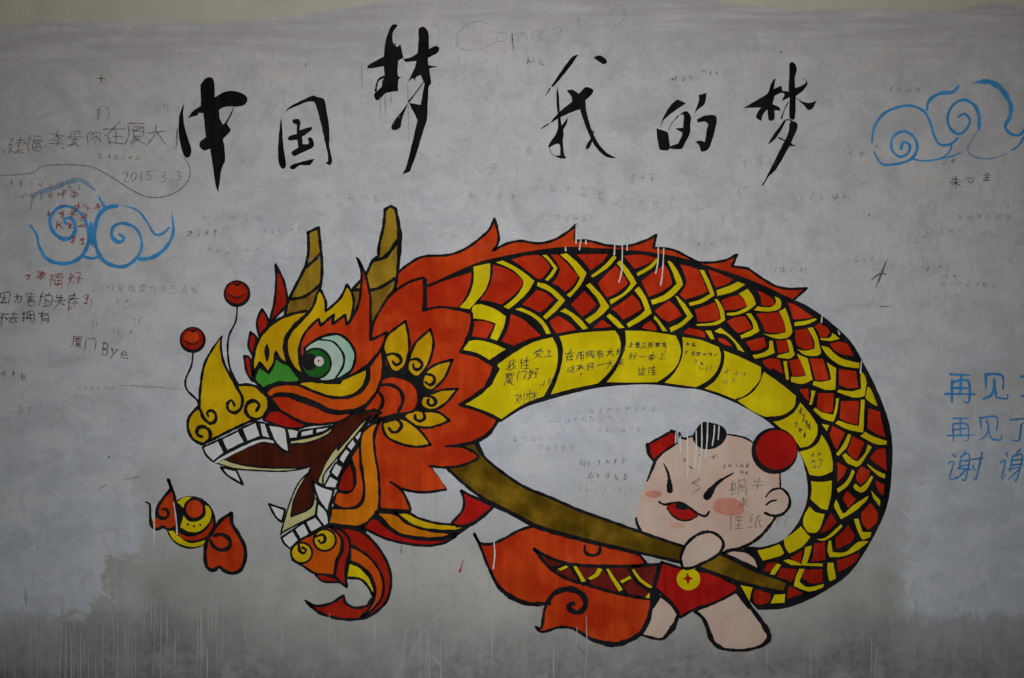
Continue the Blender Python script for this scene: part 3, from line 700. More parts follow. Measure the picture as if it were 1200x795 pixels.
# lower jaw
shape('jaw_band', 'A6:388,78! 350,170 355,300 380,450 387,640 370,720 310,780 A7:800,62 720,102 620,97 508,82! 525,0 A6:50,690! 150,690 240,680 280,600 270,450 250,300 260,180 310,120', 'orange', D, 2.6)
shape('jaw_band', 'A6:250,240! 255,400 277,520 270,620 220,680 130,692 65,655! 92,580 170,582 217,520 212,420 185,335!', 'coral', D, 2.4)
shape('jaw_band', 'A6:185,375! 207,470 202,560 150,577 92,555! 130,440', 'deep', D, 2.2)
# snout bands
shape('snout_band', 'A2:890,590! 1000,575 1100,590 1195,590 A5:100,580 292,492! 300,540 260,630 180,682 80,692 -30,672 A2:960,650', 'gold', D, 2.6)
shape('snout_band', 'A2:695,692! 800,680 900,715 1050,770 A6:0,10 80,30 205,20! 120,82 0,103 A3:1050,107 950,97 860,60 765,5!', 'mane', D, 2.6)
shape('snout_band', 'A3:688,12! 760,8 850,60 955,110! 900,132 800,127 648,72!', 'crimson', D, 2.4)
shape('snout_band', 'A2:662,660! 720,615 800,600 890,605 1000,650 1100,685 A5:80,695 180,690 270,640 312,560 312,480! 402,353! 412,430 402,560 350,680 260,762 150,788 50,782 A2:1000,722 850,672 750,667 697,692', 'coral', D, 2.8)
# brow, green patch, eye
shape('eye_patch', 'A2:650,637! 590,575 588,540 620,472! 690,520! 738,395! 770,440 830,462! 912,567! 870,592 760,590 690,612', 'green', D, 3.0)
shape('brow', 'A2:952,557! 870,490 830,420 812,330 840,240 950,120 1000,50 1025,-30 A1:1047,710! 1085,795 A2:1085,92! A5:110,0 A4:160,678! 195,740 A5:207,30 190,130 156,187! 150,112! 56,180! 70,110! A2:1050,190! 1036,140! 950,230 907,320 900,400 920,480', 'gold', D, 2.6)
bw = shape('brow', 'A2:578,532! 578,420 620,280 720,170 830,115 948,88! 960,100 870,190 815,270 800,350 822,458! 770,430 738,372! 725,450 685,522! 625,448!', 'gold', D, 3.0)
fill('brow_slot', 'A2:675,318 692,360 690,410 675,445 662,410 656,360', 'black', bw)
stroke('brow_line', 'A2:965,98 870,190 815,268 800,350 830,455', [2, 4, 4.5, 4.5, 3.5], 'black', bw)
ey = shape('eye', 'A2:938,352! 1000,300 1090,258 1180,252 A5:172,300 214,370 214,440 182,512 90,568! 0,582 A2:1040,572! 960,480', 'mint', D, 2.8)
fill('eye_white', 'A2:950,350! 1000,312 1090,290 1160,305 A5:115,360 134,410 128,470 75,560! 0,572 A2:1050,570!', 'mint2', ey)
stroke('eye_line', 'A2:1040,288 1130,300 A5:105,345 138,405 130,478 78,562', [1.6, 2, 2.4, 2.6, 2], 'black', ey)
circ('iris_rim', 'A2', 1018, 455, 112, 112, 'black', ey); circ('iris', 'A2', 1020, 455, 95, 97, 'iris', ey); circ('pupil', 'A2', 976, 444, 54, 60, 'black', ey)
circ('eye_glint', 'A2', 1040, 440, 34, 35, 'pinkwhite', ey); circ('glint_dot', 'A2', 1037, 436, 6, 7, 'gullet', ey)
stroke('eye_lid', 'A2:900,400 915,480 955,552 1060,582 1195,578', [3, 4, 4.5, 3.5, 3], 'black', ey)
# snout
sn = shape('snout', 'K7:180,668! 110,630 70,550 78,460 140,385 160,372! 200,300 440,213! 530,205 620,230 690,300 697,380 660,450 550,490! 400,560 240,640', 'gold', D, 2.8)
stroke('snout_edge', 'K7:600,225 690,300 700,380 660,458', [2, 4.5, 5, 4], 'black', sn)
nh = fill('nose_horn', 'A2:360,263! 290,360 235,470 210,620 200,790 K7:175,430 300,450 480,400! 492,310 450,220 A2:430,560 375,460 350,340', 'gold', D)
stroke('nose_line', 'A2:360,263 290,360 235,470 210,620 200,780 K7:165,400 190,462 240,506 284,482 280,425 242,405 216,428 226,448', [1.6, 2.2, 2.8, 2.8, 2.8, 3.2, 3.6, 3.4, 2.8], 'black', nh)
stroke('nose_line', 'A2:360,263 352,340 375,455 430,560 K7:460,245 492,312 480,388 430,424 382,400 376,352 408,326 430,366', [1.6, 2.4, 2.6, 2.8, 3.2, 3.2, 3.4, 3.2, 2.8], 'black', nh)
stroke('nostril_curl', 'K7:600,408 622,362 582,330 532,350 516,408 548,458 600,474', [3, 4, 4, 4, 3.6, 3.2], 'black', sn)
stroke('nostril_curl', 'K7:178,610 142,592 142,550 182,530 234,560 240,620 190,668', [3, 4, 4, 3.8, 3.6, 3], 'black', sn)
# feelers with balls
for (fr, x, y, r), p in ((('A2', 465, -34, 94), 'A2:467,56 456,160 410,260 400,370 420,500 472,602'), (('A2', 155, 290, 92), 'A2:157,382 146,470 105,570 116,640 188,715 200,770')):
    stroke('feeler', p, [1.6, 1.8, 2, 2, 2.4, 2.6], 'black', D)
    b = circ('feeler_ball', fr, x, y, r, r, 'black', D); circ('ball_red', fr, x - 2, y - 6, r * .82, r * .80, 'deep', b); circ('ball_glow', fr, x - 8, y - 14, r * .56, r * .52, 'mane', b)
    stroke('ball_crease', '%s:%g,%g %g,%g %g,%g' % (fr, x - 62, y + 6, x, y + 30, x + 60, y + 2), [1.5, 4.5, 1.5], 'maroon', b)
    stroke('ball_crease', '%s:%g,%g %g,%g %g,%g' % (fr, x - 26, y - 74, x, y - 60, x + 28, y - 74), [1, 3, 1], 'black', b)
fill('beard_ground', 'E:495,93! 560,15 A6:375,688! 607,702! E:700,20! 760,48 860,71 1012,78! 937,132 880,163 800,178 700,168 600,143', 'black', D)
fill('beard_ground', 'A7:508,82! 740,102 770,155 665,245 645,360! 560,445! 590,200', 'black', D)
# chin and beards
shape('chin', 'A7:250,250! 310,197 400,150 470,110 560,118 602,180 592,280 560,350 552,445! 420,432 320,372 255,335!', 'coral', D, 2.6)
shape('chin_lip', 'A7:418,438! 480,440 560,467 602,492! 520,492 460,482', 'deep', D, 2.2)
shape('beard', 'A7:538,102! 720,130 840,230 920,360 946,480 920,612 850,692 760,742 620,752 470,717 400,672 343,618! 410,657 520,642 614,583! 630,640 700,672 780,657! 820,600 880,560 890,480 840,370 760,290 660,230!', 'deep', D, 2.8)
shape('beard', 'A7:660,238! 760,290 840,370 890,480 880,600 800,700 730,742! 790,680 830,600 832,520 792,430 720,372 658,342!', 'coral', D, 2.6)
shape('beard', 'A7:650,353! 720,380 790,450 827,540 820,592! 790,530 730,470 633,462! 640,400', 'yellow', D, 2.6)
shape('chin_strip', 'A7:520,103! 600,130 652,190 657,270 637,350 627,440 637,528! 590,492 553,452! 570,350 612,250 590,170', 'deep', D, 2.6)
for x, y, r, p in ((320, 287, 72, '300,205 305,270 335,290 350,265 325,250'), (482, 197, 76, '415,175 470,160 485,200 455,220 440,200')):
    c = circ('chin_curl', 'A7', x, y, r + 10, r + 8, 'black', D); circ('curl_fill', 'A7', x, y, r - 6, r - 8, 'gold', c)
    stroke('curl_line', p, [2.4, 3.2, 3.2, 2.6], 'black', c, 'A7')
shape('beard', 'E:497,93! 550,48 600,84 655,120 740,145 850,149 935,130! 880,162 800,177 700,167 600,142', 'crimson', D, 2.6)
shape('beard', 'E:558,20! 650,30 700,70 800,105 935,120! 850,142 740,137 650,112', 'orange', D, 2.6)
shape('beard', 'E:650,23! 710,25 760,50 860,75 1005,80! 930,107 800,102 720,77', 'gold', D, 2.6)
shape('beard', 'px:540.5,575! 556,583 570,587 583.5,588! 570,601 553,614! 540,617 529,613! 541,600 544,588', 'crimson', D, 2.6)
stroke('beard_edge', 'px:535,617 553,614 571,601 584,588', [2.5, 4, 3.2, 2], 'black', D)

# ------------------------------------------------------------------ flaming pearl
p_ = thing('pearl_painting', 'small flaming pearl with red eye spot between two curled red flames', 'painted pearl', 232, 670)
b = circ('pearl', 'A8', 440, 432, 176, 186, 'black', p_)
fill('pearl_band', 'A8:283,488! 330,562 430,602 520,590 545,556! 440,577 360,532 305,478!', 'yellow', b)
fill('pearl_band', 'A8:343,498! 430,532 520,507 575,450 597,405! 595,460 550,530 450,560 370,540!', 'mane', b)
fill('pearl_band', 'A8:345,292! 390,258 452,252! 405,290 388,330! 365,305', 'yellow', b)
fill('pearl_band', 'A8:390,385! 430,425 500,420 545,375 540,312! 565,320 585,365 570,430 505,492 430,497 368,465!', 'yellow', b)
circ('pearl_eye', 'A8', 467, 338, 58, 62, 'mane', b)
for x, y in ((420, 447), (463, 459), (507, 450)): circ('pearl_dot', 'A8', x, y, 9, 9, 'maroon', b)
f_ = shape('flame', 'A8:725,368! 730,440 772,510 817,600 822,680 792,762 730,788 670,767 640,742 600,767 553,742 540,650 555,560 610,470 660,410', 'mane', p_, 3.6)
stroke('flame_curl', '604,524 660,516 712,552 712,602 660,626 602,602 580,560', [3.5, 4.2, 4.2, 4, 3.6], 'black', f_, 'A8')
f_ = shape('flame', 'A8:283,133! 302,185 327,250 332,340 348,430 330,470 282,482 247,462 200,482 163,450 158,380! 190,400 208,330 250,260 300,195', 'mane', p_, 3.0)
stroke('flame_curl', '208,330 212,385 250,405 284,380 270,340 245,340', [3, 3.6, 3.6, 3.2, 2.6], 'black', f_, 'A8')
stroke('flame_tip', '125,290 152,305 158,380 165,450', [1.5, 2.6, 2.8, 2.6], 'black', f_, 'A8')

# ------------------------------------------------------------------ the child and the pole
CH = thing('child_painting', 'painted round headed child in red bib with bun hair holding the brown pole', 'painted child', 820, 762)
shape('leg', 'C5:235,205! 320,260 387,345! 360,420 300,500 250,520 128,490! 180,400 205,290', 'skin', CH, 2.6)
stroke('leg_edge', 'C5:385,350 355,430 290,510', [3, 6, 4], 'black', CH)
shape('leg', 'C5:498,322! 620,272 790,188! 900,300 1000,440 1027,510 985,560 850,597 700,587 630,542 600,450 560,370', 'skin', CH, 3.0)
stroke('leg_edge', 'C5:800,190 900,305 1000,445 1022,515 975,562', [2.5, 4, 4.5, 6, 4], 'black', CH)
stroke('leg_edge', 'C5:500,322 570,390 625,530 690,580', [2.5, 4, 5, 3], 'black', CH)
fill('leg_ground', 'C5:185,165! 235,155 262,232! 215,305 190,300!', 'black', CH)
fill('leg_ground', 'C5:775,118! 815,130! 897,275! 880,312 788,197!', 'black', CH)
bib = shape('bib', 'B7:270,292! 400,332 450,342 520,347! 650,380 795,452! 795,492 650,572 500,622 400,680! 360,600 290,530 222,470! 250,370', 'crimson', CH, 2.8)
circ('bib_coin', 'B7', 458, 410, 82, 78, 'yellow', bib)
fill('coin_mark', 'B7:450,362! 466,395! 492,405! 466,420! 455,452! 442,420! 418,405! 442,395!', 'crimson', bib)
shape('arm', 'B7:695,228! 780,208 860,220 920,260 958,345! 880,312', 'skin', CH, 2.8)
head = fill('head', 'B6:170,490 240,340 370,240 490,195 620,175 730,175 850,200 930,250 1050,380 1100,460 1102,560 1100,650 1070,740 B7:1055,0 960,110 850,180 720,214 430,190 250,140 130,85 95,20 B6:100,720 130,590', 'skin', CH)
stroke('head_line', 'B6:170,500 200,425 240,340 320,265 380,235', [1.6, 3, 3, 2.4, 2], 'black', head)
stroke('head_line', 'B6:720,172 850,198 940,255', [1.6, 2, 1.6], 'black', head)
stroke('head_line', 'B6:1098,440 1102,560', 1.8, 'black', head)
stroke('head_line', 'B6:1070,740 B7:1050,5 960,112 850,182 720,214', [3, 3.2, 3.4, 3.2, 3], 'black', head)
stroke('head_line', 'B6:92,760 B7:98,20 128,85', [2, 3.4, 3], 'black', head)
ear = fill('ear', 'B6:1000,612! 1040,565 1110,555 1162,610 1162,680 1110,737 1040,742 995,725!', 'skin', head)
stroke('ear_line', 'B6:1000,612 1040,566 1110,555 1162,610 1162,680 1110,736 1040,742 995,724', [1.8, 2.2, 2.4, 3, 3, 3, 2.8], 'black', ear if False else head)
stroke('ear_line', 'B6:1004,666 1036,642 1075,636', [2.4, 2.2, 1.4], 'black', head)
rb = shape('hair_ribbon', 'B6:165,250! 345,150! 368,165 370,240! 280,300 215,360! 178,310', 'crimson', CH, 2.4)
stroke('ribbon_edge', 'B6:172,245 185,310 212,355', [4, 3.5, 2], 'black', rb)
stroke('ribbon_edge', 'B6:340,150 362,160', 3.5, 'black', rb); stroke('ribbon_edge', 'B6:395,165 400,190', [2.5, 3.5], 'black', rb); stroke('ribbon_edge', 'B6:415,200 440,205', 2.5, 'black', rb); stroke('ribbon_edge', 'B6:455,195 485,185', 1.6, 'black', rb)
hr = fill('hair_tuft', 'B6:487,192 515,135 560,88 640,98 700,122 726,170 702,230 640,272 560,278 508,242', 'black', CH)
bu = circ('hair_bun', 'B4', 284, 648, 163, 163, 'black', CH); circ('bun_ribbon', 'B4', 297, 640, 143, 138, 'crimson', bu)
stroke('eye', 'B6:285,380 318,455 328,565', [1.2, 3, 6.5], 'black', head); stroke('eye', 'B6:772,445 660,515 588,608', [1.2, 3.5, 8], 'black', head)
mth = fill('child_mouth', 'B6:303,675! 380,655 440,662 490,702 527,742! 470,772 400,772 340,737', 'crimson', head)
fill('mouth_gap', 'B6:370,660! 430,655 475,690! 420,706 365,688!', 'black', head)
stroke('mouth_line', 'B6:255,648 290,666 385,650 450,676 520,728 578,746 602,714', [2.6, 2.4, 2.4, 2.4, 2.4, 2.8, 2], 'black', head)
stroke('mouth_line', 'B6:308,690 345,740 405,775 470,772 520,745', [1.4, 2, 2.2, 2, 1.6], 'black', head)
fill('cheek', 'K8:400,450 430,402 510,385 600,400 660,450 655,515 600,540 500,530 420,502', 'blush', head)
circ('cheek', 'B6', 214, 592, 58, 26, 'blush', head); circ('cheek', 'B7', 382, 36, 54, 22, 'blush2', head)

po = thing('pole_painting', 'painted brown pole running from the dragon mane under the child head', 'painted pole', 740, 694)
po_ = shape('pole', 'px:545,520! 558.6,518.6 568.6,537 595.4,558.7 617,572 642,582 667,593 684,600 717,611.7 750,623.4 772,631 800,640 845.5,650 880.6,667 923,682! 919,694! 872,684 824,667 797,659 750,648 700,636 634,618 600,601 565,583 545,568 525,550!', 'pole', po, 3.0)
stroke('pole_edge', 'px:559,585 600,602 634,619 700,637 750,649', [2, 4.5, 4.5, 4, 3], 'black', po_)
# mane tips lie over the top of the pole
mt = shape('mane_tip', 'C3:20,420! 130,378! 260,385 362,452! 250,510 140,525 20,515!', 'mane', D, 0)
fill('mane_tip', 'C3:60,240! 300,230 440,282 340,345 130,378! 60,380!', 'mane', D)
stroke('mane_edge', 'C3:496,200 440,282 340,345 240,366 130,378', [2.6, 4, 4, 3, 2], 'black', D)
stroke('mane_edge', 'C3:130,378 260,385 362,452 250,510 140,525 20,515', [2, 2.6, 3, 3, 2.6, 2.4], 'black', D)
stroke('mane_edge', 'C3:340,345 360,400 410,460', [3, 3, 2.5], 'black', D)
shape('hand', 'B7:410,302! 405,250 440,170 520,100 610,80 682,120 702,180 650,250 530,312 460,336 420,330', 'skin', CH, 3.0)
# ------------------------------------------------------------------ handwriting: single strokes on a 10 x 10 cell
G = {
'再': '2,1 8,1;2.5,3 7.5,3 7.5,9.5 6.3,9;2.5,3 2.5,9.3;5,1 5,7;2.5,5 7.5,5;0.5,7 9.5,7', '见': '2,1 2,6;2,1 8,1 8,6;5,2.5 4.8,5 3.5,8 1,9.5;5.4,5 5.4,8.5 6.5,9.3 9.5,9 9.5,7.5',
'了': '1.5,1.5 8,1.2 5.2,4;5.2,4 5.3,9 4.2,9.6 3,8.8', '谢': '1.5,1 2.3,2;0.5,3.8 2,3.5 1.9,8.5 3,7.5;4.8,0.5 4.3,2;3.8,2 6,2 6,9.3 5.3,9;3.8,2 3.8,6;3.8,3.3 6,3.3;3.8,4.6 6,4.6;3.3,6 6.3,6;5.8,6.2 3.3,9;6.8,3.2 9.8,3;8.6,0.8 8.6,9.2 7.6,8.6;7.2,5 7.8,6.5',
'因': '1.5,1 1.5,9.5;1.5,1 8.5,1 8.5,9.5;1.5,9 8.5,9;3,4 7,4;5,2 5,4.5 3,8;5,5 7,8', '为': '3,1 3.8,2.2;1,3.5 7.5,3.5 7,8.5 6,9.3 5,8.5;4.5,1 4.2,5 1.2,9.3;5,5.5 5.8,7',
'害': '5,0 5.3,1;1.5,2.5 1.5,1.5 8.5,1.5 8.2,2.6;3,3 7,3;3,4.3 7,4.3;1.5,5.6 8.5,5.6;5,2 5,6.5;3,7 3,9.5;3,7 7.2,7 7,9.5;3,9.3 7,9.3', '怕': '2.2,0.5 2.2,9.8;0.8,2.5 0.8,4.5;3.3,2.5 3.8,3.8;6.8,0.5 6,2.5;4.8,2.8 4.8,9.5;4.8,2.8 9,2.8 9,9.5;4.8,6 9,6;4.8,9 9,9',
'失': '3,0.8 2,3;1.8,2.5 8,2.5;0.8,5.2 9.2,5.2;5,0.5 5,5 3.8,7.5 1,9.8;5.2,5.5 7,8 9.5,9.5', '去': '2,2.2 8,2.2;5,0.3 5,4.8;0.8,4.8 9.2,4.8;4.8,5 2.5,8.5 7.5,8;6.5,6.5 8.5,9.5',
'不': '1,1.2 9,1.2;5.2,1.3 3.5,4 0.8,6.5;5,3.5 5,9.8;5.8,4 8.8,6.5', '拥': '1.8,0.5 1.8,9.3 0.8,8.6;0.3,3 3.5,2.8;0.3,6.5 3.3,5.2;4.5,1.5 4.5,6 3.5,9.5;4.5,1.5 9,1.5 9,9.3 8,8.8;4.5,4 9,4;4.5,6.3 9,6.3;6.7,1.5 6.7,9',
'有': '0.8,2 9.2,2;4.5,0.2 3.5,3.5 0.8,6.5;3.5,4 3.5,9.8;3.5,4 8,4 8,9.3 7,9;3.5,5.8 8,5.8;3.5,7.4 8,7.4', '厦': '1.5,1 9.5,1;1.8,1 1.6,6 0.5,9.8;3,2.3 9,2.3;4,3.2 4,6.2;4,3.2 8,3.2 8,6.2;4,4.7 8,4.7;4,6.2 8,6.2;5.5,6.3 3,8.5;4.5,7 8,7 6,8.8 3,9.8;5,7.8 8.8,9.8',
'门': '2.5,0.5 3.3,1.8;1.5,2 1.5,9.8;4.5,1.5 8.8,1.5 8.8,9.3 7.8,8.8', '你': '2.8,0.5 0.8,4;2,3 2,9.8;5.2,0.5 3.8,3.5;4.6,2.2 9,2.2 8.3,3.6;6.6,3.8 6.6,9.3 5.6,8.6;5,5.2 3.8,7.8;8,5 9.3,7.6',
'在': '0.8,2 9.2,2;6.5,-2 3.3,4 0.8,6.5;2.6,5 2.6,9.8;4.2,5.5 9,5.5;6.6,3.5 6.6,9;3.8,9.2 9.5,9.2', '大': '1,3.5 9,3.5;5,0.5 4.8,4 3.2,7.2 0.8,9.5;5.2,4 6.8,7 9.5,9.5',
'们': '2.8,0.5 0.8,4;2,3 2,9.8;4.5,0.8 5.2,2;4,2.5 4,9.8;6,2 9.2,2 9.2,9.2 8.2,8.6', '我': '3.5,0.5 1,1.8;0.5,3.5 9.5,3.2;3,1.5 3,9.3 2,8.8;0.5,7 4.5,5.2;5.8,0.5 6.2,5 8,8.8 9.5,9.5 9.6,8;8.8,5 5,8.8;7.5,0.8 8.8,2',
'好': '2.5,0.5 1.5,5 4,8.5;4,3 2.5,7 0.5,9.5;0.3,3.5 4.5,3.2;5.2,1.2 9,1.2 7,3.8;7,3.8 7.2,9.2 6.2,8.6;4.8,5.2 9.8,5.2', '上': '5,0.5 5,9;5,4 8.5,4;0.8,9 9.4,9', '人': '5,0.5 4.5,4.5 1,9.5;5,4.5 9.3,9.5',
'三': '2,1.5 8,1.5;2.5,5 7.5,5;1,9 9,9', '牛': '3,1 1.8,4;2.2,3 8.3,3;0.8,6 9.2,6;5.2,0.5 5.2,9.8', '求': '1,2.8 9,2.8;5,0.5 5,9.3 4,8.8;2,4.5 3.3,6;1,9 4.5,6.8;8.5,4 5.5,6;5.3,5 9.2,9.3;7,0.5 8,1.5',
'朱': '3,1 2,3.2;2.2,2.6 8,2.6;0.8,5 9.2,5;5,0.3 5,9.8;4.8,5.2 1,9;5.2,5.2 9.2,9', '师': '1,2 1,6;2.8,0.8 2.6,6 1,9.5;4,1.2 9.5,1.2;5,3.2 5,8;5,3.2 9,3.2 9,8 8,7.6;7,1.2 7,9.8',
'友': '1,2.5 9,2.5;4.5,0.5 3.5,5 0.8,9.5;3.5,4.5 8,4.5 6,7.5 2.5,9.8;4.3,6 9.3,9.8', '乐': '7.5,0.8 3,1.8 2.5,4.8 8.5,4.8;5.2,2.8 5.2,9.3 4.3,8.8;3,6.5 1.5,8.8;7.2,6.5 8.8,8.8',
'林': '0.5,3 4.8,3;2.6,0.5 2.6,9.8;2.5,3.3 0.5,7;2.8,4 4.5,6;5.2,3 9.8,3;7.3,0.5 7.3,9.8;7.2,3.3 5,8.5;7.5,3.5 9.8,8.5', '纸': '2,0.5 0.8,3 2.5,3;2.8,2 0.8,5.8 3,5.2;0.5,8.8 3.3,7.8;8.5,0.8 5,2;5,2 5,9 6.8,7.8;5,4.8 9.5,4.5;7,1.5 7.5,6 9.5,9.5 9.6,8',
'蜗': '0.8,2.5 0.8,6;0.8,2.5 3.2,2.5 3.2,6;0.8,6 3.2,6;2,0.5 2,9;0.5,9 3.8,8;5,1 5,3.5;5,1 8.5,1 8.5,3.5;5,3.5 8.5,3.5;4.5,5 4.5,9.8;4.5,5 9.2,5 9.2,9.5;7,4 6.5,7 5.2,8.5;7,6.5 8.3,8',
'佳': '2.8,0.5 0.8,4;2,3 2,9.8;4,2.3 9.3,2.3;6.6,0.5 6.6,4.5;4,4.5 9.3,4.5;4.3,7 9,7;6.6,5 6.6,9.3;3.6,9.3 9.6,9.3', '成': '1.5,2.6 9.5,2.4;2,2.6 1.8,6 0.6,9.6;2.2,5 4.8,5 4.5,8 3.5,8;5.8,0.4 6.4,5.5 8.2,9 9.4,9.4 9.6,7.8;8.6,4.4 4.8,9.2;7.2,0.6 8.4,1.6',
'一': '1,5 9,4.6', '来': '1.5,2.4 8.5,2.4;3,3.2 3.8,4.4;7,3.2 6,4.4;0.8,5 9.2,5;5,0.3 5,9.8;4.8,5.2 1,9;5.2,5.2 9.2,9', '刘': '3,0.3 3.8,1.6;0.8,2.4 6,2.4;4.8,2.6 3.6,6 0.8,9.2;1.6,4 5,8.8;7,2 7,6.5;9,0.6 9,9.3 8,8.8',
'建': '4,1.5 8.8,1.5 8.8,4.8 4,4.8;3.4,3.1 9.8,3.1;4,6.5 9,6.5;6.4,0.2 6.4,8.4;1,1.2 3,1.2 1,4.4 2.8,4.4 2.4,7 0.6,9.4;1,6 4,8.8 9.6,9.4', '福': '2,0.3 2.6,1.3;0.6,2.4 3.6,2.4 0.8,6;2.2,4.2 2.2,9.8;2.6,4.6 3.6,5.6;4.8,1 9.4,1;5.4,2.4 5.4,4.4;5.4,2.4 8.8,2.4 8.8,4.4;5.4,4.4 8.8,4.4;5,5.6 5,9.6;5,5.6 9.2,5.6 9.2,9.6;5,7.5 9.2,7.5;7.1,5.6 7.1,9.4;5,9.4 9.2,9.4',
'李': '1,2.4 9,2.4;5,0.3 5,5;4.8,2.6 1,5.4;5.2,2.6 9,5.4;2.6,5.8 7,5.8 5,7.2;5,7.2 5,9.6 4,9;1,7.6 9,7.6', '爱': '8,0.4 2,1.4;2.4,2 3.2,3.2;4.8,1.8 5.2,3;7.8,1.6 6.8,3;1,4.8 1.2,3.6 9,3.6 8.6,4.8;2.4,5.4 7.8,5.4;4.8,4 3.6,7 0.8,9.6;3.8,6.8 7.6,6.8 5.6,8.8 2.8,9.8;4.4,7.6 9,9.8',
'2': '2,2.5 4,0.8 7,1.5 7,4 2.5,9 8,8.8', '0': '5,1.5 3,3.5 3,7.5 5,9 7.2,7 7.2,3.5 5,1.5', '1': '5.2,1 4.8,9.2', '5': '7,1 3.6,1.2 3.2,4.5 6.5,4.4 7.2,7 5.5,9 3,8.8', '3': '2.8,1.5 6.5,1.2 7,3 4.5,4.8 7.4,6.2 6.8,8.6 3,9', '.': '4.6,8.6 5.4,9.2', '!': '5,0.5 4.6,6.6;4.5,8.8 4.8,9.4', ':': '4.8,4 5.2,4.6;4.8,8.4 5.2,9', ',': '5,8.5 4.6,9.8',
'B': '3,1 3,9;3,1 6.5,1.4 6.4,4 3,4.8 7,5.6 6.6,8.6 3,9', 'y': '2.5,4 4.5,7.5;7.2,3.6 5,7.5 2.8,11.5', 'e': '2.6,6.6 7,6.4 6.4,4.4 3.8,4.4 2.6,6.6 3.6,8.8 7.2,8.6', 'C': '8,1.4 4.8,0.4 1,4.5 1.4,9 5,9.4 9.5,6.8', 'o': '5,4.2 3,5.6 3.2,8.4 5.2,9 7,7.4 6.6,5 5,4.2', 'm': '1.5,4.5 1.4,9;1.5,5.5 3.5,4.5 4.6,5.6 4.4,9;4.6,5.6 6.6,4.4 8,5.4 8,9', 'a': '6.8,4.8 4.2,4.4 2.6,6.6 3.6,8.8 6,8 6.8,4.8 6.8,9', 't': '4.8,1.5 4.6,8.4 6.2,9;2.6,4 7,3.8', 'n': '2.5,4.5 2.4,9;2.5,5.6 5,4.4 6.8,5.4 6.6,9', '?': '3,2.5 5,0.6 7.4,2 6.6,4.6 5,5.4 5,7;4.8,8.8 5.2,9.4',
'♡': '5,4.2 3.6,2.4 1.6,3.4 2.4,6 5,9 7.8,5.8 8.2,3.2 6.4,2.4 5,4.2', '7': '2.5,1.5 7.5,1.2 4.6,9', 'F': '3,1 3,9.2;3,1 7.4,0.8;3,4.8 6.6,4.6', '8': '5,4.8 3,3 5,1 7,3 5,4.8 2.8,7 5,9.2 7.2,7 5,4.8', '6': '6.6,1 3.2,5 3.2,8 5.4,9.2 7,7.2 5.4,5.4 3.2,6.8',
'金': '5,0.3 0.8,4;5,0.3 9.3,4;3,4 7,4;2,6 8,6;5,4 5,9.3;3,7 3.6,8.4;7,7 6.4,8.4;1,9.3 9,9.3', '起': '2.6,0.5 2.6,4;1,2 4.4,2;0.6,4 5,4;2.8,4 2.8,8;2.8,6 4.6,6;1.4,5.6 1.2,8 4,9 9.6,9.4;5.6,1.4 8.8,1.4 8.8,4.2 5.8,4.2 5.8,7.2 9.2,7.2 9.2,6'}
def writing(name, label, cat, rows, mat, group=None, wob=.5):
    """rows: (text, u, v, size, pen width, slope degrees[, squeeze]); every sign is a part of the writing"""
    us = [r[1] for r in rows]; t = thing(name, label, cat, sum(us) / len(us), max(r[2] + r[3] for r in rows), group)
    for row in rows:
        text, u, v, size, lw, slope = row[:6]; sq = row[6] if len(row) > 6 else 1.0
        ca, sa = math.cos(math.radians(slope)), math.sin(math.radians(slope)); x = 0.0
        for ch in text:
            if ch == ' ': x += size * .55 * sq; continue
            if ch == '~':   # unreadable pen marks
                st = []; x0 = random.uniform(.3, 2.5); x1 = random.uniform(6, 9.6)
                for k in range(random.randint(1, 3)):
                    h_ = random.uniform(.5, 9); st.append([(x0 + random.uniform(0, 2), h_), (x1 - random.uniform(0, 3), h_ + random.uniform(-.8, .4))])
                for k in range(random.randint(1, 2)):
                    c_ = random.uniform(1.5, 8); st.append([(c_, random.uniform(0, 3)), (c_ + random.uniform(-1, .6), random.uniform(6, 9.8))])
                for k in range(random.randint(1, 3)):
                    c_ = random.uniform(2, 7); h_ = random.uniform(2, 6); st.append([(c_, h_), (c_ + random.choice((-1, 1)) * random.uniform(1, 3.5), h_ + random.uniform(1, 3.5))])
            else: st = [[tuple(map(float, q.split(','))) for q in s.split()] for s in G[ch].split(';')]
            lat = ch in '2015.3!:,Byecomant78F6?'; wd = size * (.62 if lat else 1.0) * sq
            y = next_layer(); vs = []; fs = []
            sh = random.uniform(-.05, .22); gs = random.uniform(.86, 1.08); dv = random.gauss(0, .035) * size
            for s in st:
                pts = []
                for (a, b) in s:
                    a += random.gauss(0, wob); b += random.gauss(0, wob)
                    lx = x + a / 10 * size * sq * (.8 if lat else 1); ly = b / 10 * size
                    pts.append((u + lx * ca - ly * sa * .3 + (size * .5 - ly) * sh, v + dv + ly * gs + lx * sa, False))
                y += 4e-7
                strip(smooth_open(pts), [lw * random.uniform(.8, 1.15), lw * random.uniform(.9, 1.2), lw * random.uniform(.5, .9)], y, vs, fs)
            LAYER[0] = y
            build('written_sign', vs, fs, mat, t)
            x += wd * random.uniform(1.0, 1.12) * (1.06 if not lat else .95)
    return t
def doodle(name, label, cat, paths, mat, group=None):
    vs = []; fs = []; y = next_layer()
    for p, ws in paths:
        y += 2e-6; strip(smooth_open(P(p)), ws if isinstance(ws, list) else [ws, ws], y, vs, fs)
    LAYER[0] = y
    o = build(name, vs, fs, mat); o['label'] = label; o['category'] = cat
    if group: o['group'] = group
    return o
W = writing
TOPV = LAYER[0]; LAYER[0] = LOW
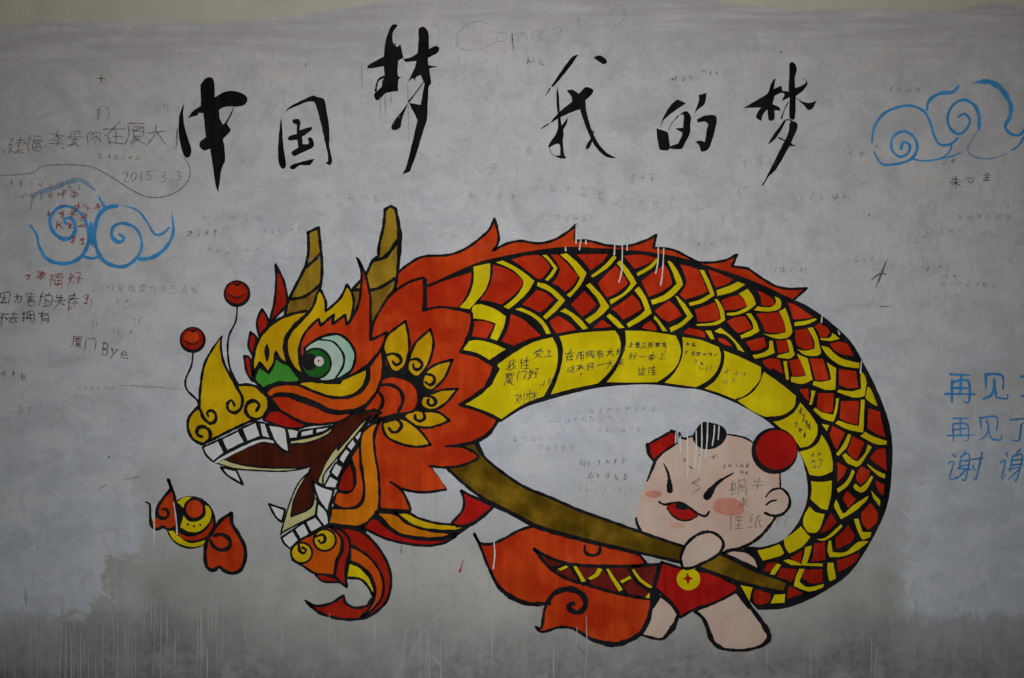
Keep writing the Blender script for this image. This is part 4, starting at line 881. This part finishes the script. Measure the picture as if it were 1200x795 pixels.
W('blue_writing', 'boldest line of blue handwriting, topmost of the three blue lines', 'writing', [('再', 1106, 436, 39, 3.0, 0), ('见', 1149, 437, 33, 3.0, 0), ('了', 1190, 436, 30, 3.2, 0)], 'bluepen', wob=.2)
W('blue_writing', 'thin blue handwriting line between the bold blue line and the thanks line', 'writing', [('再', 1109, 487, 33, 2.0, -3), ('见', 1143, 486, 31, 1.9, -2), ('了', 1178, 487, 34, 2.2, 0)], 'bluepen', wob=.25)
W('blue_writing', 'blue handwritten thanks, lowest and largest of the three blue lines', 'writing', [('谢', 1107, 530, 46, 1.9, -4), ('谢', 1168, 529, 46, 2.2, -4)], 'bluepen', wob=.25)
W('black_writing', 'two lines of small black handwriting cut by the wall end beside red words', 'writing', [('因', -3, 343, 16, 1.3, 0), ('为', 15, 344, 13, 1.3, 0), ('害', 28, 342, 16, 1.2, 0), ('怕', 45, 343, 17, 1.2, 0), ('失', 63, 344, 15, 1.4, 0), ('去', 78, 343, 17, 1.4, 0), ('不', -5, 366, 16, 1.4, 0), ('去', 9, 365, 14, 1.3, 0), ('拥', 25, 364, 16, 1.3, 0), ('有', 44, 365, 16, 1.3, 0)], 'pen')
W('red_writing', 'large loose red handwritten name above the two black lines', 'writing', [('~', 27, 322, 9, 1.5, 0), ('李', 42, 318, 13, 1.8, 0), ('福', 57, 318, 18, 1.3, 2), ('好', 80, 319, 17, 1.3, 3)], 'penr')
W('red_writing', 'small red scrawl over the end of the black handwriting', 'writing', [('~', 77, 352, 14, 1.0, 0), ('~', 95, 344, 13, 1.3, 0), ('!', 101, 348, 17, .9, 0)], 'penr')
W('maroon_writing', 'maroon handwriting ending in the word Bye', 'writing', [('厦', 84, 393, 14, 1.2, 4), ('门', 98, 394, 16, 1.2, 3), ('Bye', 117, 398, 18, 1.5, 14), ('.', 145, 409, 11, 1.6, 0)], 'penm', wob=.15)
W('grey_writing', 'thin grey handwritten line ending level with the red feeler ball', 'writing', [('我爱我爱好乐三人友', 124, 332, 11, .9, 2)], 'peng')
W('brown_writing', 'large brown handwritten line with an inserted word above it', 'writing', [('.', 0, 166, 15, 2, 0), ('建', 9, 161, 21, 1.2, 0), ('福', 29, 159, 20, 1.2, 0), (':', 46, 163, 18, 1.6, 0), ('李', 57, 156, 20, 1.2, 0), ('.', 70, 163, 12, 2, 0), ('爱', 77, 153, 21, 1.2, 0), ('你', 99, 152, 21, 1.2, 0), ('在', 120, 146, 27, 1.5, 0), ('厦', 145, 144, 27, 1.5, -3), ('大', 172, 147, 24, 1.5, 0), ('!', 198, 150, 24, 1.8, 0), ('们', 112, 124, 17, 1.1, 0)], 'penb')
W('brown_writing', 'brown handwritten date 2015.3.3', 'writing', [('2015.3.3', 142, 200, 14, 1.1, 0)], 'penb', wob=.12)
doodle('brown_doodle', 'long brown looping pen line under the handwritten date', 'doodle', [('F:0,25 150,12 D1:200,775 330,768 430,780 F:520,30 620,95 700,125 790,115 860,70 885,20 D1:875,760 855,735', [.9, 1.2, 1.4, 1.4, 1.6, 1.4, 1.1])], 'penb')
W('grey_writing', 'small grey surname with a heart right under the thick humped cloud', 'writing', [('朱', 1112, 207, 16, 1.1, 0), ('♡', 1132, 206, 11, 1.0, 0), ('金', 1151, 203, 11, 1.0, 0)], 'pen', wob=.2)
W('pencil_writing', 'thin pencil words reading Come on above the tall brush character', 'writing', [('C', 531, 22, 40, .9, 0, 1.3), ('ome', 575, 28, 26, .8, -2, 1.3), ('a', 646, 22, 22, .8, 0), ('t', 668, 14, 26, .8, 0), ('?', 700, 4, 50, .9, 0)], 'peng', wob=.2)
doodle('pencil_doodle', 'thin pencil arc trailing to the right of the curved foot character', 'doodle', [('px:706,164 728,162 748,170 760,183 765,197', .9), ('px:648,187 690,192 730,188', .7)], 'penf')
W('red_writing', 'faint red scribbles inside the spiral of the left blue cloud', 'writing', [('~~', 70, 223, 11, 1.3, -3), ('~~~~', 53, 246, 12, 1.4, 2), ('~~~', 63, 259, 12, 1.4, 0), ('~~~', 84, 238, 11, 1.3, 0), ('~~', 80, 277, 11, 1.2, 0)], 'penr')
W('grey_writing', 'grey scrawl ending in the letters SF above the maroon word', 'writing', [('~', 106, 375, 9, 1.2, 0), ('16', 130, 383, 9, 1.1, 6), ('~', 150, 386, 8, 1, 0), ('5F', 153, 374, 11, 1.2, -3), ('~ ~', 136, 350, 6, .9, 0)], 'peng')
W('grey_writing', 'faint date scrawled beside the dark smear right of the dragon', 'writing', [('2015', 1066, 311, 9, .9, 2), ('~~', 1085, 310, 9, .9, 2), ('~~', 1107, 321, 7, .9, 0)], 'peng')
W('grey_writing', 'faint pencil letters just off the dragon crest tip', 'writing', [('!', 904, 312, 14, 1.0, 0), ('~~~', 912, 311, 11, .9, 3)], 'peng')
W('grey_writing', 'small grey word touching the bottom of the thick humped cloud', 'writing', [('~~', 992, 176, 10, .9, -4), ('~', 1023, 168, 8, .9, 0), ('~~', 1103, 186, 9, .9, -5)], 'peng')
W('pink_writing', 'faint reddish word alone on the plain wall left of the snout', 'writing', [('~~~', 0, 434, 10, 1.0, 5)], 'penr')
# handwriting on the belly plates
LOW = LAYER[0]; LAYER[0] = TOPV
W('black_writing', 'three lines of black handwriting on the first yellow belly plate', 'writing', [('我佳', 593, 424, 13, 1.25, -14), ('爱上', 624, 410, 12, 1.0, -8), ('厦门好', 590, 438, 13, 1.25, -10), ('刘林', 602, 461, 13, 1.0, -8), ('~~', 630, 448, 10, .9, -18)], 'pen')
W('black_writing', 'two lines of black handwriting on the second yellow belly plate', 'writing', [('在师师有大好', 662, 414, 10.5, 1.25, -6), ('成长好一大来'.replace('长', '来'), 663, 429, 10.5, 1.0, -8), ('!', 678, 437, 7, 1.6, 0)], 'pen')
W('black_writing', 'two lines of black handwriting with a signature on the third belly plate', 'writing', [('上爱三好有友', 736, 401, 7.0, 1.25, 0), ('好一李上', 737, 413, 10, 1.0, 0), ('!', 776, 409, 9, 1.0, 0), ('佳佳', 746, 429, 11, 1.0, 0)], 'pen')
W('black_writing', 'tiny black notes on the fourth yellow belly plate', 'writing', [('~~', 803, 401, 6, 1.0, 0), ('~~~~~~', 802, 411, 6, 1.0, 3), ('~~', 813, 421, 6, .9, 12), ('~15', 817, 429, 7, .8, -6)], 'pen')
W('grey_writing', 'faint grey notes on the fifth yellow belly plate', 'writing', [('~~~', 848, 430, 9, .7, 10), ('~~', 846, 442, 9, .7, 6)], 'moss')
W('black_writing', 'tilted black scrawl on the belly plate above the red bun', 'writing', [('~~~~', 937, 476, 6.5, 1.2, 60), ('~~~', 932, 493, 7, 1.2, 50), ('~~', 941, 487, 6, .9, 60)], 'pen')
W('grey_writing', 'faint block of notes on the belly plate right of the bun', 'writing', [('~~', 949, 530, 7, .8, -6), ('~~', 950, 538, 7, .8, -6), ('~~', 951, 545, 6, .8, -6)], 'moss')
# handwriting on the child's face
W('brown_writing', 'brown handwriting across the child cheek', 'writing', [('~~~~~', 846, 543, 6, .8, -1), ('~~', 867, 551, 5, .8, 4), ('蜗', 855, 561, 21, .9, 0), ('牛', 880, 560, 16, .9, 0), ('求', 865, 582, 13, 1.0, 0), ('佳', 853, 601, 20, 1.0, 0), ('纸', 877, 603, 17, 1.0, 0)], 'moss', wob=.4)
doodle('pencil_doodle', 'zigzag pencil squiggle between the child eyes', 'doodle', [('K8:220,265 290,220 265,255 228,265 292,295 250,335 220,358', .9), ('K8:205,125 222,135', 2.2)], 'moss')
W('grey_writing', 'short grey scrawl below the child black hair tuft', 'writing', [('~', 833, 531, 9, 1.1, 0), ('~', 799, 535, 7, .8, 0), ('~', 817, 529, 8, .9, 0)], 'moss')
W('grey_writing', 'small grey scrawl in the white gap under the child ear', 'writing', [('好', 908, 602, 17, .9, 4)], 'peng')
# faded marks all over the white paint
TOPV = LAYER[0]; LAYER[0] = LOW
random.seed(5)
LM = [('long pointed brush character', 250, 150), ('boxed brush character', 357, 155), ('tallest brush character', 475, 110), ('brush character with curved foot', 680, 130), ('squat hooked brush character', 805, 145), ('winged brush character', 915, 145),
      ('cloud with red scribbles', 120, 265), ('thick humped cloud', 1110, 145), ('handwritten date', 175, 205), ('maroon word Bye', 120, 405), ('upper red feeler ball', 278, 344), ('shorter dragon horn', 360, 300), ('taller dragon horn', 455, 285),
      ('tallest crest flame', 580, 270), ('white dripped crest flame', 690, 275), ('short crest flame', 766, 285), ('last crest tip', 940, 340), ('first yellow belly plate', 615, 440), ('third yellow belly plate', 755, 420), ('brown pole', 640, 590),
      ('child red ribbon', 775, 520), ('dark smear', 1030, 320), ('heart surname', 1135, 215), ('bold blue line', 1150, 455), ('yellow nose horn', 250, 440), ('flaming pearl', 230, 610), ('thin grey handwritten line', 175, 340)]
for (u, v, n_, s, m) in [(180, 122, 3, 10, 'penv'), (114, 180, 6, 8, 'rust'), (236, 248, 5, 13, 'penf'), (218, 270, 4, 9, 'peng'), (240, 290, 6, 10, 'penf'), (306, 268, 5, 9, 'penv'), (318, 300, 6, 9, 'penf'),
                        (540, 190, 3, 22, 'penf'), (600, 170, 3, 12, 'penf'), (617, 66, 2, 12, 'peng'), (548, 222, 5, 14, 'penf'), (640, 215, 4, 16, 'penv'), (720, 230, 4, 18, 'penf'), (735, 205, 3, 11, 'penf'), (815, 283, 3, 7, 'penv'),
                        (860, 215, 3, 20, 'penv'), (868, 185, 3, 14, 'penf'), (935, 226, 4, 11, 'penf'), (973, 226, 2, 11, 'peng'), (1040, 100, 4, 9, 'penf'), (790, 90, 3, 7, 'peng'), (822, 82, 3, 7, 'peng'), (640, 250, 6, 9, 'penf'), 
                        (380, 225, 5, 12, 'penf'), (640, 490, 8, 9, 'penv'), (690, 478, 8, 9, 'penv'), (600, 510, 5, 9, 'penf'), (678, 540, 6, 9, 'peng'), (688, 553, 5, 9, 'peng'), (675, 568, 7, 9, 'penf'), (700, 500, 6, 8, 'penf'), (630, 520, 5, 8, 'penv'),
                        (90, 452, 6, 7, 'penf'), (20, 475, 5, 10, 'penf'), (1080, 270, 5, 9, 'penf'), (1100, 330, 7, 9, 'penf'), (1170, 300, 3, 9, 'penf'), (10, 210, 8, 10, 'rust'), (25, 225, 5, 9, 'rust'),
                        (1000, 300, 3, 8, 'penf'), (1120, 250, 6, 10, 'penf'), ]:
    near = min(LM, key=lambda q: math.hypot(u + n_ * s * .5 - q[1], (v + s * .5 - q[2]) * 1.2))
    du, dv = u + n_ * s * .5 - near[1], v + s * .5 - near[2]
    rel = 'beside' if abs(du) > abs(dv) else 'above' if dv < 0 else 'below'
    tint = {'penf': 'grey', 'penv': 'bluish', 'peng': 'darker grey', 'rust': 'tan'}[m]
    size_ = 'large' if s >= 14 else 'short' if n_ <= 3 else 'long' if n_ >= 6 else 'small'
    W('faded_writing', '%s faded %s scribble %s the %s' % (size_, tint, rel, near[0]), 'writing', [('~' * n_, u, v, s, 1.3, random.uniform(-5, 4))], m, 'faded pencil marks on the wall')

# ------------------------------------------------------------------ runs, scuffs and stains on the wall paint
def mark(name, paths, mat, ws): 
    for p in paths: stroke(name, p, ws, mat, wall)
LOW = LAYER[0]; LAYER[0] = TOPV
mark('paint_drip', ['B1:868,80 866,210', 'B1:900,185 890,255', 'B1:935,190 935,215', 'B1:792,240 794,262', 'B1:1138,215 1134,290', 'B2:175,215 170,400 150,482', 'B2:208,215 208,258', 'B2:425,240 425,330 408,420', 'B2:465,245 455,420 442,505',
                    'B8:173,210 178,300 168,395', 'A8:322,290 340,420 345,512', 'B3:615,480 612,525', 'B3:728,585 738,608', 'B4:892,20 884,100'], 'drip', [1.1, 1.5, 1.5, 1.8])
mark('paint_drip', ['A8:182,310 186,420 184,600', 'A8:170,360 176,420'], 'drip', [1.6, 1.8, .8])
mark('paint_drip', ['B6:370,160 368,235', 'B6:400,185 402,300', 'B6:452,150 450,300 452,475', 'B6:512,150 512,280 500,410', 'B6:550,85 550,280 530,430', 'B6:592,80 588,220 575,340', 'B6:640,110 636,180 624,252', 'B6:672,115 666,210'], 'drip', [1.2, 1.6, 1.5, 1.2])
LAYER[0] = LOW
mark('paint_drip', ['px:1021,747 1021,770 1020,795', 'px:1028,758 1024,795', 'px:955,767 960,777', 'px:1073,700 1073,740 1070,780', 'px:1069,720 1068,742', 'px:1148,747 1148,776', 'px:140,660 137,690', 'px:160,700 158,730', 'px:73,700 72,760 70,795', 'px:38,730 36,795', 'px:88,720 87,795', 'px:178,690 178,740', 'px:288,728 287,750', 'px:440,727 439,750',
                    'px:64,727 63,795', 'px:12,722 11,790', 'px:122,725 121,770', 'px:50,740 49,795', 'px:105,750 104,795', 'px:148,740 147,790'], 'runpale', [.6, 1.3, .9, 1.2, .5])
mark('scratch', ['E:780,440 700,580 685,720', 'E:900,450 770,590 710,720', 'E:800,670 880,760', 'px:230,640 228,690'], 'runpale', [.6, 1.2, .6])
mark('stain_run', ['K3:100,370 104,490', 'K3:125,360 128,500', 'K3:152,350 152,420', 'K3:15,210 18,340', 'K3:230,305 235,580'], 'rust', [.8, 2.0, 1.2, .6])
mark('scuff', ['F8:560,205 700,212 860,226'], 'smudge', [1, 3.2, 2.4, 1])
mark('scuff', ['F8:455,690 500,668', 'F8:580,645 655,630', 'px:30,688 31,712', 'px:130,738 131,772'], 'smudge', [1.2, 4.0, 1.2])
mark('scuff', ['F6:555,410 500,545', 'F6:545,430 515,520', 'F6:480,510 520,480 550,485'], 'moss', [1.0, 2.8, 1.2])
mark('scuff', ['C4:460,580 510,640', 'E:680,175 672,215', 'px:600,40 602,60', 'px:359,75 358,79', 'F6:520,635 570,632', 'px:115,92 124,92', 'px:119,88 119,97'], 'moss', [1.2, 1.4, .8])
stroke('red_drip', 'E:965,240 955,280 948,298', [.5, .9, 2.6], 'crimson', wall); stroke('red_drip', 'C4:208,295 215,360', [1, .6], 'mane', wall)
for u, v in ((1018, 252), (468, 137), (462, 145), (463, 52), (788, 93), (915, 62), (128, 536)): circ('speck', 'px', u, v, 1.3, 1.5, 'moss', wall, n=8)
# many fine pale runs of whitewash down the dirty foot of the wall
random.seed(23)
for k in range(74):
    u = random.uniform(2, 262) if k < 58 else random.uniform(262, 1195)
    v0 = random.uniform(690, 760) if u > 130 else random.uniform(722, 770)
    ln = random.uniform(18, 95); v1 = min(815, v0 + ln)
    stroke('paint_drip', 'px:%g,%g %g,%g %g,%g' % (u, v0, u + random.gauss(0, .5), (v0 + v1) / 2, u + random.gauss(0, 1.0), v1), [.5, random.uniform(.7, 1.3), random.uniform(.6, 1.2), .5], 'runpale', wall)
